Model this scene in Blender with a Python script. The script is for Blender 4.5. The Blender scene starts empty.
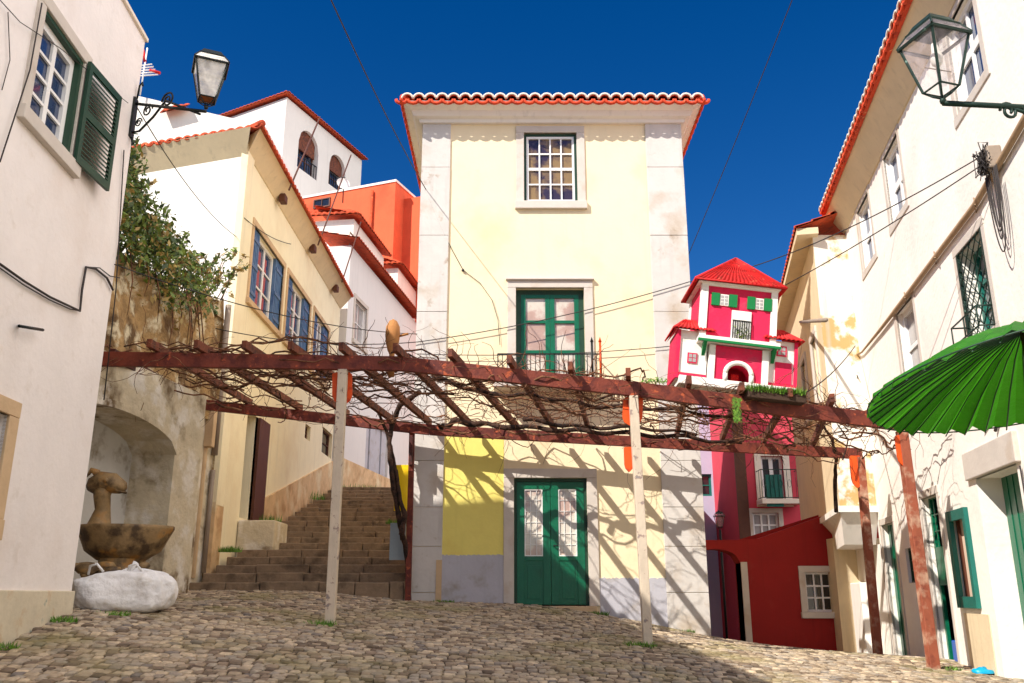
import bpy, bmesh, math, random
import numpy as np
from mathutils import Vector
R=math.radians
sc=bpy.context.scene
# ------------------------------------------------------------------ camera, light, exposure
F=880.0; TH=math.atan(254/880.0); CT,ST=math.cos(TH),math.sin(TH)
cam=bpy.data.cameras.new('camera'); cam_o=bpy.data.objects.new('camera',cam); sc.collection.objects.link(cam_o)
cam.sensor_fit='HORIZONTAL'; cam.sensor_width=36; cam.lens=36*F/1024; cam.clip_end=3000; cam.clip_start=.05
cam_o.location=(0,0,0); cam_o.rotation_euler=(R(90)+TH,0,0); sc.camera=cam_o
SA,SK=1.125,1.30                       # sunlight travels (SA,1,-SK)
sdir=Vector((SA,1,-SK)).normalized()
sun=bpy.data.lights.new('sun','SUN'); sun.energy=5.0; sun.angle=R(.5); sun.color=(1,.945,.87)
sun_o=bpy.data.objects.new('sun',sun); sc.collection.objects.link(sun_o)
sun_o.rotation_euler=sdir.to_track_quat('-Z','Y').to_euler(); sun_o.location=(-20,-20,30)
w=bpy.data.worlds.new('World'); sc.world=w; w.use_nodes=True
nt=w.node_tree; nt.nodes.clear()
sky=nt.nodes.new('ShaderNodeTexSky'); sky.sky_type='NISHITA'; sky.sun_disc=False
sky.sun_elevation=math.asin(-sdir.z); sky.sun_rotation=math.atan2(-sdir.x,-sdir.y)
sky.air_density=1.0; sky.dust_density=.15; sky.ozone_density=3.0; sky.altitude=800
hs=nt.nodes.new('ShaderNodeHueSaturation'); hs.inputs['Saturation'].default_value=1.4; hs.inputs['Value'].default_value=.98; hs.inputs['Hue'].default_value=.512
bg=nt.nodes.new('ShaderNodeBackground'); bg.inputs[1].default_value=.085
# bright cloud-like patch added to the unseen sky, high right, to lift the shade
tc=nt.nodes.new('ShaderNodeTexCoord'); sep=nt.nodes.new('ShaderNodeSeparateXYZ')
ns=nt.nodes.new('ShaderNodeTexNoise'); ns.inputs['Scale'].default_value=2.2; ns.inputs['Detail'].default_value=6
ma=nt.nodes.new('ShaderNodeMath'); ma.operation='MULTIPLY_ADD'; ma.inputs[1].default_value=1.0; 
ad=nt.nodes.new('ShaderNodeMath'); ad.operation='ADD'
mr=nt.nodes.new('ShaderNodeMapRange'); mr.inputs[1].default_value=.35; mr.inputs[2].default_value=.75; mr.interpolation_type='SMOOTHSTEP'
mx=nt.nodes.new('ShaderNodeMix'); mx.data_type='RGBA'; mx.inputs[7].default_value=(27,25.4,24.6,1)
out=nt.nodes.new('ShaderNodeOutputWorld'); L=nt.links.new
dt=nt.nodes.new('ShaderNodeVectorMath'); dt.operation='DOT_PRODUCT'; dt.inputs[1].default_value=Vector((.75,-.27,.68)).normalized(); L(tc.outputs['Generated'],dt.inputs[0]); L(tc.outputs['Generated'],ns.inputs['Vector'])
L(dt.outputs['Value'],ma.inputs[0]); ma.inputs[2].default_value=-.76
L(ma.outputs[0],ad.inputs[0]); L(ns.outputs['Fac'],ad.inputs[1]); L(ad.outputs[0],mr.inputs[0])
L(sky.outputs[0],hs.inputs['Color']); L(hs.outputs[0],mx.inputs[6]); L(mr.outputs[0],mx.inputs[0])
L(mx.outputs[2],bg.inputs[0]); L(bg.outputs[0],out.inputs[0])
sc.view_settings.view_transform='Standard'; sc.view_settings.look='None'; sc.view_settings.gamma=1; sc.view_settings.use_curve_mapping=False
sc.view_settings.exposure=.42
sc.cycles.use_denoising=True; sc.cycles.max_bounces=7; sc.cycles.diffuse_bounces=5; sc.cycles.sample_clamp_indirect=4
random.seed(7)
rnd=random.random
def U(a,b): return random.uniform(a,b)
# ------------------------------------------------------------------ measuring helpers (points are real places in metres)
def ray(px,py):
    x=px-512; v=341.5-py
    return x, F*CT-v*ST, F*ST+v*CT
def atY(px,py,Y):
    x,y,z=ray(px,py); return Vector((x/y*Y,Y,z/y*Y))
class Frame:
    """vertical wall frame: u along the wall, n outward, z up"""
    def __init__(s,x0,y0,head,side=1):
        a=R(head); s.p=(x0,y0); s.d=(math.sin(a),math.cos(a)); s.n=(math.cos(a)*side,-math.sin(a)*side)
    def __call__(s,u,n,z): return Vector((s.p[0]+u*s.d[0]+n*s.n[0], s.p[1]+u*s.d[1]+n*s.n[1], z))
    def hit(s,px,py,off=0):
        x,y,z=ray(px,py)
        px0=s.p[0]+off*s.n[0]; py0=s.p[1]+off*s.n[1]
        t=(px0*s.n[0]+py0*s.n[1])/(x*s.n[0]+y*s.n[1])
        X,Y=x*t-px0,y*t-py0
        return X*s.d[0]+Y*s.d[1], z*t
# ------------------------------------------------------------------ objects
def lin(c):
    return tuple(((v/255)/12.92 if v/255<=.04045 else ((v/255+.055)/1.055)**2.4) for v in c)
def tag(o,label=None,cat=None,group=None,kind=None):
    if label: o['label']=label
    if cat: o['category']=cat
    if group: o['group']=group
    if kind: o['kind']=kind
    return o
def empty(name,loc,label,cat,group=None):
    o=bpy.data.objects.new(name,None); sc.collection.objects.link(o); o.location=loc; o.empty_display_size=.2
    return tag(o,label,cat,group)
def wloc(o):
    v=Vector((0,0,0))
    while o is not None: v+=Vector(o.location); o=o.parent
    return v
def copy_tree(o,parent=None):
    c=o.copy(); sc.collection.objects.link(c); c.parent=parent
    for ch in list(o.children): copy_tree(ch,c)
    return c
class MB:
    def __init__(s): s.v=[];s.f=[];s.sm=[]
    def add(s,vs,fs,smooth=False):
        b=len(s.v); s.v+= [tuple(v) for v in vs]; s.f+=[tuple(b+i for i in f) for f in fs]; s.sm+=[smooth]*len(fs); return s
    def hexa(s,p):   # 8 pts: bottom 4 ccw, top 4
        return s.add(p,[(0,3,2,1),(4,5,6,7),(0,1,5,4),(1,2,6,5),(2,3,7,6),(3,0,4,7)])
    def box(s,fr,u0,u1,n0,n1,z0,z1):
        return s.hexa([fr(u0,n0,z0),fr(u1,n0,z0),fr(u1,n1,z0),fr(u0,n1,z0),fr(u0,n0,z1),fr(u1,n0,z1),fr(u1,n1,z1),fr(u0,n1,z1)])
    def wbox(s,x0,x1,y0,y1,z0,z1):
        return s.box(lambda a,b,c:Vector((a,b,c)),x0,x1,y0,y1,z0,z1)
    def beam(s,a,b,w,h,up=(0,0,1)):
        a=Vector(a);b=Vector(b); d=(b-a).normalized(); sd=d.cross(Vector(up)).normalized(); u=sd.cross(d).normalized()
        P=[]
        for e in (a,b):
            P.append([e-sd*w/2-u*h/2,e+sd*w/2-u*h/2,e+sd*w/2+u*h/2,e-sd*w/2+u*h/2])
        return s.add(P[0]+P[1],[(3,2,1,0),(4,5,6,7),(0,1,5,4),(1,2,6,5),(2,3,7,6),(3,0,4,7)])
    def tube(s,pts,r,n=6,smooth=True,cap=True):
        pts=[Vector(p) for p in pts]; m=len(pts)
        rr=r if isinstance(r,(list,tuple)) else [r]*m
        vs=[];fs=[]; prev=None
        for i,p in enumerate(pts):
            d=(pts[min(i+1,m-1)]-pts[max(i-1,0)]); d=d.normalized() if d.length>1e-9 else Vector((0,0,1))
            ref=prev if prev is not None else (Vector((0,0,1)) if abs(d.z)<.9 else Vector((1,0,0)))
            a=(ref-d*ref.dot(d)); a=a.normalized() if a.length>1e-6 else d.orthogonal().normalized()
            prev=a; b=d.cross(a)
            for k in range(n):
                t=2*math.pi*k/n; vs.append(p+(a*math.cos(t)+b*math.sin(t))*rr[i])
        for i in range(m-1):
            for k in range(n):
                k2=(k+1)%n; fs.append((i*n+k,i*n+k2,(i+1)*n+k2,(i+1)*n+k))
        if cap: fs.append(tuple(range(n-1,-1,-1))); fs.append(tuple((m-1)*n+k for k in range(n)))
        return s.add(vs,fs,smooth)
    def lathe(s,c,prof,n=16,sx=1,sy=1,axis=None):
        c=Vector(c); vs=[];fs=[]
        for r,z in prof:
            for k in range(n):
                t=2*math.pi*k/n; vs.append(c+Vector((math.cos(t)*r*sx,math.sin(t)*r*sy,z)))
        for i in range(len(prof)-1):
            for k in range(n):
                k2=(k+1)%n; fs.append((i*n+k,i*n+k2,(i+1)*n+k2,(i+1)*n+k))
        fs.append(tuple(range(n-1,-1,-1))); fs.append(tuple((len(prof)-1)*n+k for k in range(n)))
        return s.add(vs,fs,True)
    def prism(s,poly,off):   # poly: list of Vectors, extruded by vector off
        n=len(poly); off=Vector(off)
        return s.add(list(poly)+[Vector(p)+off for p in poly],[tuple(range(n-1,-1,-1)),tuple(range(n,2*n))]+[(i,(i+1)%n,n+(i+1)%n,n+i) for i in range(n)])
    def build(s,name,mat,parent=None,bevel=0,label=None,solid=0):
        me=bpy.data.meshes.new(name); off=wloc(parent) if parent else Vector((0,0,0))
        me.from_pydata([tuple(Vector(v)-off) for v in s.v],[],s.f)
        me.polygons.foreach_set('use_smooth',s.sm)
        me.materials.append(mat); me.update()
        o=bpy.data.objects.new(name,me); sc.collection.objects.link(o); o.parent=parent
        if bevel:
            b=o.modifiers.new('bevel','BEVEL'); b.width=bevel; b.segments=2; b.limit_method='ANGLE'; b.angle_limit=R(40)
        if label: o['label']=label
        return o
    def top(s,name,mat,label,cat,group=None,bevel=0,base=None):
        """a thing that is one mesh: origin at its base"""
        vs=np.array([tuple(v) for v in s.v]); b=Vector((vs[:,0].mean(),vs[:,1].mean(),vs[:,2].min())) if base is None else Vector(base)
        s.v=[tuple(Vector(v)-b) for v in s.v]
        o=s.build(name,mat,None,bevel); o.location=b
        return tag(o,label,cat,group)
# ------------------------------------------------------------------ materials
def mat(name,col,rough=.8,var=.12,scale=3,bump=.25,bscale=None,col2=None,thr=(.5,.65),c2scale=None,metal=0,spec=.4,streak=0,col3=None,thr3=(.55,.7),c3scale=8,bdist=.01,coat=0,stretch=None):
    m=bpy.data.materials.new(name); m.use_nodes=True; t=m.node_tree; p=t.nodes['Principled BSDF']; k=t.links.new
    p.inputs['Roughness'].default_value=rough; p.inputs['Metallic'].default_value=metal; p.inputs['Specular IOR Level'].default_value=spec
    if coat: p.inputs['Coat Weight'].default_value=coat; p.inputs['Coat Roughness'].default_value=.15
    c=lin(col)+(1,)
    co=t.nodes.new('ShaderNodeNewGeometry')
    vec=co.outputs['Position']
    if stretch:
        mp=t.nodes.new('ShaderNodeMapping'); mp.inputs['Scale'].default_value=stretch; k(vec,mp.inputs[0]); vec=mp.outputs[0]
    n1=t.nodes.new('ShaderNodeTexNoise'); n1.inputs['Scale'].default_value=scale; n1.inputs['Detail'].default_value=8; n1.inputs['Roughness'].default_value=.65; k(vec,n1.inputs['Vector'])
    r=t.nodes.new('ShaderNodeMapRange'); r.inputs[1].default_value=.25; r.inputs[2].default_value=.75; r.inputs[3].default_value=1-var; r.inputs[4].default_value=1+var*.7; k(n1.outputs['Fac'],r.inputs[0])
    mul=t.nodes.new('ShaderNodeVectorMath'); mul.operation='SCALE'; mul.inputs[0].default_value=c[:3]; k(r.outputs[0],mul.inputs['Scale'])
    cur=mul.outputs[0]
    def layer(cur,colr,th,s_,st=None):
        v2=co.outputs['Position']
        if st:
            mp=t.nodes.new('ShaderNodeMapping'); mp.inputs['Scale'].default_value=st; k(v2,mp.inputs[0]); v2=mp.outputs[0]
        n2=t.nodes.new('ShaderNodeTexNoise'); n2.inputs['Scale'].default_value=s_; n2.inputs['Detail'].default_value=7; n2.inputs['Roughness'].default_value=.6; k(v2,n2.inputs['Vector'])
        q=t.nodes.new('ShaderNodeMapRange'); q.inputs[1].default_value=th[0]; q.inputs[2].default_value=th[1]; k(n2.outputs['Fac'],q.inputs[0])
        mm=t.nodes.new('ShaderNodeMix'); mm.data_type='RGBA'; mm.inputs[7].default_value=lin(colr)+(1,); k(cur,mm.inputs[6]); k(q.outputs[0],mm.inputs[0]); return mm.outputs[2]
    if col2: cur=layer(cur,col2,thr,c2scale or scale*.6)
    if col3: cur=layer(cur,col3,thr3,c3scale)
    if streak: 
        cur=layer(cur,tuple(max(0,x*(1-streak)) for x in col),(.55,.8),1.0,(7,7,.35))
    k(cur,p.inputs['Base Color'])
    if bump:
        b=t.nodes.new('ShaderNodeBump'); b.inputs['Strength'].default_value=bump; b.inputs['Distance'].default_value=bdist
        n3=t.nodes.new('ShaderNodeTexNoise'); n3.inputs['Scale'].default_value=bscale or scale*6; n3.inputs['Detail'].default_value=6; k(vec,n3.inputs['Vector'])
        k(n3.outputs['Fac'],b.inputs['Height']); k(b.outputs[0],p.inputs['Normal'])
    return m
M={}
M['left_plaster']=mat('left_plaster',(240,232,226),.9,.07,1.3,.35,14,streak=.03,col2=(228,216,206),thr=(.5,.8),c2scale=.9,col3=(212,200,186),thr3=(.6,.85),c3scale=3.5,bdist=.016)
M['left_plinth']=mat('left_plinth',(214,202,176),.9,.15,4,.5,18,col2=(120,140,134),thr=(.6,.68),c2scale=2.2,col3=(196,160,116),thr3=(.55,.7),c3scale=2.7)
M['white_plaster']=mat('white_plaster',(238,232,222),.9,.05,1.5,.35,12,streak=.10,col2=(222,210,194),thr=(.58,.8),c2scale=.8)
M['right_plaster']=mat('right_plaster',(243,237,226),.9,.07,1.2,.5,12,col2=(232,218,208),thr=(.5,.7),c2scale=.5,streak=.03,col3=(206,188,160),thr3=(.68,.76),c3scale=2.1,bdist=.015)
M['peeled_plaster']=mat('peeled_plaster',(236,230,218),.9,.1,2,.7,12,col2=(196,164,108),thr=(.52,.57),c2scale=.9,streak=.2)
M['beige_plaster']=mat('beige_plaster',(224,204,168),.9,.1,2,.4,14,streak=.1)
M['cream_plaster']=mat('cream_plaster',(244,232,198),.9,.07,1.5,.4,12,streak=.08,col2=(232,214,178),thr=(.55,.75),c2scale=.6)
M['cream_plinth']=mat('cream_plinth',(220,186,142),.9,.2,3,.6,14,col2=(188,150,108),thr=(.48,.66),c2scale=2.5,col3=(226,206,168),thr3=(.54,.66),c3scale=1.2)
M['yellow_plaster']=mat('yellow_plaster',(243,225,186),.9,.05,1.2,.35,16,streak=.05,col2=(232,208,164),thr=(.52,.78),c2scale=.8,col3=(222,204,172),thr3=(.64,.76),c3scale=2.4)
M['bright_yellow']=mat('bright_yellow',(240,224,122),.85,.07,2,.3,16,streak=.05,col2=(230,208,110),thr=(.52,.75),c2scale=1.6)
M['grey_paint']=mat('grey_paint',(186,184,190),.8,.1,2,.35,16,streak=.08,col2=(164,156,150),thr=(.54,.7),c2scale=2.5)
M['pilaster']=mat('pilaster',(208,202,194),.88,.1,2,.5,10,col2=(184,166,144),thr=(.52,.72),c2scale=1.1,streak=.10,col3=(168,150,130),thr3=(.62,.72),c3scale=2.6)
M['surround']=mat('surround',(206,196,184),.85,.09,3,.4,14,col2=(186,164,140),thr=(.55,.75),c2scale=1.6)
M['sand_stone']=mat('sand_stone',(206,176,138),.85,.14,3,.5,14,col2=(170,136,100),thr=(.55,.75),c2scale=2)
M['niche_plaster']=mat('niche_plaster',(208,194,166),.92,.2,2,.8,10,col2=(112,92,66),thr=(.5,.64),c2scale=1.2,col3=(222,214,200),thr3=(.5,.62),c3scale=2.2,bdist=.03)
M['niche_back']=mat('niche_back',(206,204,198),.92,.12,2,.5,10,col2=(140,128,108),thr=(.55,.68),c2scale=1.8)
M['old_wall']=mat('old_wall',(168,136,90),.95,.35,3,1,9,col2=(96,72,44),thr=(.46,.6),c2scale=1.6,col3=(206,192,160),thr3=(.5,.6),c3scale=2.6,bdist=.06)
M['wet_stone']=mat('wet_stone',(150,122,82),.6,.35,6,.7,22,col2=(72,54,34),thr=(.45,.62),c2scale=4,col3=(168,118,54),thr3=(.58,.7),c3scale=3)
M['step_stone']=mat('step_stone',(144,122,98),.9,.3,5,.7,22,col2=(96,80,64),thr=(.5,.66),c2scale=2.6,col3=(156,134,106),thr3=(.58,.68),c3scale=5)
M['tile']=mat('tile',(196,76,36),.85,.3,7,.5,30,col2=(154,60,34),thr=(.5,.64),c2scale=5,col3=(214,128,80),thr3=(.6,.7),c3scale=9)
M['red_tile']=mat('red_tile',(214,72,34),.8,.2,7,.4,30,col2=(176,54,30),thr=(.52,.64),c2scale=6,col3=(226,140,96),thr3=(.62,.7),c3scale=11)
M['lime']=mat('lime',(236,224,206),.9,.08,9,.4,40)
M['orange_wall']=mat('orange_wall',(230,102,64),.9,.12,1.5,.4,10,col2=(208,82,50),thr=(.5,.7),c2scale=.5,streak=.08)
M['tower_white']=mat('tower_white',(226,221,216),.9,.04,1.2,.3,10,streak=.06)
M['red_wall']=mat('red_wall',(152,30,26),.85,.14,1.4,.4,10,streak=.15,col2=(158,50,40),thr=(.58,.75),c2scale=1.8)
M['pink_wall']=mat('pink_wall',(204,68,84),.85,.08,1.4,.3,10)
M['lavender']=mat('lavender',(186,182,204),.9,.06,1.4,.3,10)
M['green_paint']=mat('green_paint',(0,100,68),.38,.16,6,.25,26,spec=.5,col2=(0,86,58),thr=(.55,.7),c2scale=3)
M['dark_green']=mat('dark_green',(34,66,48),.5,.15,8,.2,26)
M['teal_paint']=mat('teal_paint',(22,104,92),.45,.15,6,.3,26)
M['blue_paint']=mat('blue_paint',(88,118,156),.55,.18,5,.3,26,col2=(52,84,130),thr=(.5,.65),c2scale=4)
M['white_paint']=mat('white_paint',(238,236,232),.5,.04,6,.15,20)
M['brown_paint']=mat('brown_paint',(92,52,34),.6,.2,6,.3,20)
M['red_steel']=mat('red_steel',(120,54,38),.62,.28,6,.5,30,col2=(92,38,30),thr=(.46,.6),c2scale=7,col3=(178,86,50),thr3=(.6,.68),c3scale=12,spec=.35)
M['dark_rust']=mat('dark_rust',(80,32,24),.7,.25,6,.5,30,col2=(52,26,22),thr=(.46,.6),c2scale=7)
M['rafter_wood']=mat('rafter_wood',(118,62,40),.8,.3,6,.6,20,col2=(74,40,30),thr=(.45,.6),c2scale=8,col3=(160,104,70),thr3=(.6,.7),c3scale=10)
M['post_paint']=mat('post_paint',(206,190,168),.7,.16,6,.5,30,col2=(160,96,66),thr=(.60,.68),c2scale=9,col3=(140,132,128),thr3=(.6,.68),c3scale=9,stretch=(1,1,.5))
M['post_red']=mat('post_red',(150,80,56),.7,.25,6,.5,30,col2=(206,176,148),thr=(.5,.78),c2scale=5,col3=(110,48,36),thr3=(.56,.76),c3scale=9,stretch=(1,1,.5))
M['orange_plate']=mat('orange_plate',(232,84,18),.55,.14,7,.3,26,col2=(190,60,16),thr=(.55,.66),c2scale=8)
M['vine']=mat('vine',(134,90,62),.95,.4,10,1,60,col2=(62,40,28),thr=(.45,.6),c2scale=9)
M['vine_dark']=mat('vine_dark',(74,50,38),.95,.4,10,1,40,col2=(38,26,20),thr=(.45,.6),c2scale=9,bdist=.03)
M['iron']=mat('iron',(38,42,40),.5,.3,9,.4,40,metal=.4)
M['green_iron']=mat('green_iron',(34,56,48),.5,.25,9,.4,40,metal=.3,col2=(120,150,136),thr=(.62,.7),c2scale=14)
M['cable']=mat('cable',(52,46,44),.7,.1,5,0)
M['beige_cable']=mat('beige_cable',(168,140,108),.8,.15,5,.3)
M['pipe']=mat('pipe',(150,134,118),.6,.15,5,.3)
M['curtain']=mat('curtain',(222,196,172),.85,.14,3,.3,14,stretch=(6,1,.6))
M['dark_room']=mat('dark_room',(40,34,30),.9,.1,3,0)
M['sack']=mat('sack',(240,238,236),.75,.08,5,.9,3.2,col2=(200,190,172),thr=(.58,.75),c2scale=4,bdist=.09)
M['pink_model']=mat('pink_model',(222,30,78),.75,.16,5,.4,30,col2=(196,60,88),thr=(.56,.72),c2scale=4,streak=.12)
M['red_model']=mat('red_model',(212,28,26),.7,.25,7,.4,30,col2=(168,30,26),thr=(.5,.68),c2scale=8,col3=(226,92,66),thr3=(.6,.72),c3scale=11)
M['white_model']=mat('white_model',(240,236,226),.8,.1,6,.3,30,col2=(200,188,168),thr=(.58,.75),c2scale=5)
M['green_model']=mat('green_model',(0,122,60),.6,.08,6,.2,30)
M['para']=mat('para',(36,112,14),.55,.3,5,.5,30,col2=(58,140,20),thr=(.5,.7),c2scale=3,col3=(150,170,60),thr3=(.7,.76),c3scale=14,bdist=.02)
M['yellow_sign']=mat('yellow_sign',(250,206,0),.5,.03,6,0)
M['grey_board']=mat('grey_board',(150,164,170),.7,.06,6,.2)
M['clay']=mat('clay',(176,120,66),.8,.2,8,.5,30)
M['blue_plastic']=mat('blue_plastic',(20,84,178),.4,.05,8,.1)
M['cyan_plastic']=mat('cyan_plastic',(0,158,200),.4,.05,8,.1)
M['lamp_brass']=mat('lamp_brass',(150,84,40),.5,.2,8,.3)
M['soil']=mat('soil',(70,52,40),.95,.2,8,.6,30)
def glass(name,tint=(60,76,96),rough=.06,col2=None,scale=2,thr=(.45,.6)):
    m=mat(name,tint,rough,.3,scale,.06,2.0,col2=col2,thr=thr,c2scale=scale,spec=.9,bdist=.02); return m
M['glass_blue']=glass('glass_blue',(48,64,98),.05)
M['glass_dark']=glass('glass_dark',(34,36,40),.05)
M['glass_warm']=glass('glass_warm',(150,124,84),.08,(60,50,64),1.2,(.45,.55))
M['glass_curtain']=glass('glass_curtain',(196,164,148),.1,(214,204,188),1.6,(.48,.56))
M['glass_grey']=glass('glass_grey',(164,160,158),.1)
def clear_glass(name,a=.25,col=(235,238,236)):
    m=bpy.data.materials.new(name); m.use_nodes=True; t=m.node_tree; p=t.nodes['Principled BSDF']
    p.inputs['Base Color'].default_value=lin(col)+(1,); p.inputs['Alpha'].default_value=a; p.inputs['Roughness'].default_value=.08
    n=t.nodes.new('ShaderNodeTexNoise'); n.inputs['Scale'].default_value=5; n.inputs['Detail'].default_value=2
    r=t.nodes.new('ShaderNodeMapRange'); r.inputs[1].default_value=.35; r.inputs[2].default_value=.7; r.inputs[3].default_value=a*.7; r.inputs[4].default_value=min(1,a*1.6)
    t.links.new(n.outputs['Fac'],r.inputs[0]); t.links.new(r.outputs[0],p.inputs['Alpha'])
    return m
M['lantern_clear']=clear_glass('lantern_clear',.22,(222,208,212))
M['lantern_milk']=clear_glass('lantern_milk',.8,(232,226,214))
def leafmat(name,c1,c2):
    m=bpy.data.materials.new(name); m.use_nodes=True; t=m.node_tree; p=t.nodes['Principled BSDF']; p.inputs['Roughness'].default_value=.55
    g=t.nodes.new('ShaderNodeNewGeometry'); mm=t.nodes.new('ShaderNodeMix'); mm.data_type='RGBA'
    mm.inputs[6].default_value=lin(c1)+(1,); mm.inputs[7].default_value=lin(c2)+(1,)
    t.links.new(g.outputs['Random Per Island'],mm.inputs[0]); t.links.new(mm.outputs[2],p.inputs['Base Color'])
    p.inputs['Subsurface Weight'].default_value=0
    return m
M['leaf']=leafmat('leaf',(34,58,16),(112,134,40))
M['leaf_dry']=leafmat('leaf_dry',(128,104,44),(168,140,70))
M['grass']=leafmat('grass',(60,110,24),(120,160,50))
# cobbles: every stone has its own colour
def cobble_mat():
    m=bpy.data.materials.new('cobble'); m.use_nodes=True; t=m.node_tree; p=t.nodes['Principled BSDF']; k=t.links.new
    p.inputs['Roughness'].default_value=.72
    g=t.nodes.new('ShaderNodeNewGeometry'); at=t.nodes.new('ShaderNodeAttribute'); at.attribute_name='rnd'
    cr=t.nodes.new('ShaderNodeValToRGB'); e=cr.color_ramp; cols=[(0,(96,80,64)),(.2,(140,120,98)),(.45,(178,158,130)),(.65,(156,144,128)),(.85,(206,184,152)),(1,(112,104,98))]
    e.elements[0].color=lin(cols[0][1])+(1,); e.elements[1].color=lin(cols[-1][1])+(1,)
    for q,c in cols[1:-1]: x=e.elements.new(q); x.color=lin(c)+(1,)
    k(at.outputs['Fac'],cr.inputs[0])
    n=t.nodes.new('ShaderNodeTexNoise'); n.inputs['Scale'].default_value=22; n.inputs['Detail'].default_value=6; k(g.outputs['Position'],n.inputs['Vector'])
    r=t.nodes.new('ShaderNodeMapRange'); r.inputs[1].default_value=.3; r.inputs[2].default_value=.7; r.inputs[3].default_value=.75; r.inputs[4].default_value=1.2; k(n.outputs['Fac'],r.inputs[0])
    mu=t.nodes.new('ShaderNodeVectorMath'); mu.operation='SCALE'; k(cr.outputs[0],mu.inputs[0]); k(r.outputs[0],mu.inputs['Scale'])
    n2=t.nodes.new('ShaderNodeTexNoise'); n2.inputs['Scale'].default_value=.9; n2.inputs['Detail'].default_value=5; k(g.outputs['Position'],n2.inputs['Vector'])
    q=t.nodes.new('ShaderNodeMapRange'); q.inputs[1].default_value=.5; q.inputs[2].default_value=.68; q.inputs[4].default_value=.55; k(n2.outputs['Fac'],q.inputs[0])
    mm=t.nodes.new('ShaderNodeMix'); mm.data_type='RGBA'; mm.inputs[7].default_value=lin((134,126,70))+(1,); k(mu.outputs[0],mm.inputs[6]); k(q.outputs[0],mm.inputs[0])
    k(mm.outputs[2],p.inputs['Base Color'])
    b=t.nodes.new('ShaderNodeBump'); b.inputs['Strength'].default_value=.5; b.inputs['Distance'].default_value=.01; k(n.outputs['Fac'],b.inputs['Height']); k(b.outputs[0],p.inputs['Normal'])
    return m
M['cobble']=cobble_mat()
M['joint']=mat('joint',(74,64,46),.95,.3,9,.6,40,col2=(92,104,44),thr=(.5,.62),c2scale=3,col3=(70,58,46),thr3=(.55,.65),c3scale=6)
# ------------------------------------------------------------------ terrain
TP=np.array([(-2.36,12,-.37),(1.76,12,-.62),(5.4,12,-.92),(-1.8,16.3,-.09),(.68,16.3,-.20),(2.2,16.3,-.45),(3.39,16.3,-.70),(-5.12,10.8,-.21),
 (6.0,16,-1.0),(0,9.1,-.80),(-5.6,15.8,.06),(-3.5,15.9,.04),(-5.2,9,-.52),(-4.8,5,-1.1),(0,0,-1.5),(4,0,-1.6),(-3,0,-1.45),(6.6,14.2,-.95),(5.4,9,-1.05),(3.9,6,-1.2),
 (5,19,-1.15),(8,19,-1.25),(4.5,24,-2.2),(7,24,-2.3),(-5,20,.3),(-2.4,20,.1),(-2,24,.1),(2,20,-.6),(-9,10,-.3),(0,14,-.36),(3.3,14.2,-.72)],float)
def _k(d): return np.sqrt(d*d+.3)
def _fit():
    n=len(TP); D=_k(np.linalg.norm(TP[:,None,:2]-TP[None,:,:2],axis=2)); A=np.zeros((n+3,n+3)); A[:n,:n]=D+np.eye(n)*-.02; A[:n,n]=1; A[:n,n+1:]=TP[:,:2]; A[n,:n]=1; A[n+1:,:n]=TP[:,:2].T
    return np.linalg.solve(A,np.concatenate([TP[:,2],[0,0,0]]))
_w=_fit()
def gz_arr(x,y):
    x=np.clip(np.asarray(x,float),-9,9); y=np.clip(np.asarray(y,float),-1,25)
    d=_k(np.sqrt((x[...,None]-TP[:,0])**2+(y[...,None]-TP[:,1])**2)); n=len(TP)
    return d@_w[:n]+_w[n]+_w[n+1]*x+_w[n+2]*y
def gz(x,y): return float(gz_arr(np.array([x]),np.array([y]))[0])
def grid(xs,ys,dz):
    X,Y=np.meshgrid(xs,ys); Z=gz_arr(X,Y)+dz; n=len(xs)
    return np.stack([X,Y,Z],-1).reshape(-1,3), [(j*n+i,j*n+i+1,(j+1)*n+i+1,(j+1)*n+i) for j in range(len(ys)-1) for i in range(n-1)]
xs=np.concatenate([[-900,-300,-100,-40,-18],np.arange(-10,10.1,.4),[18,40,100,300,900]])
ys=np.concatenate([[-900,-300,-100,-30,-8],np.arange(-2,26.1,.4),[32,50,100,300,900]])
mb=MB(); vs,fs=grid(xs,ys,-.012); mb.add(vs,fs,True); o=mb.build('ground',M['joint']); tag(o,kind='structure')
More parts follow.
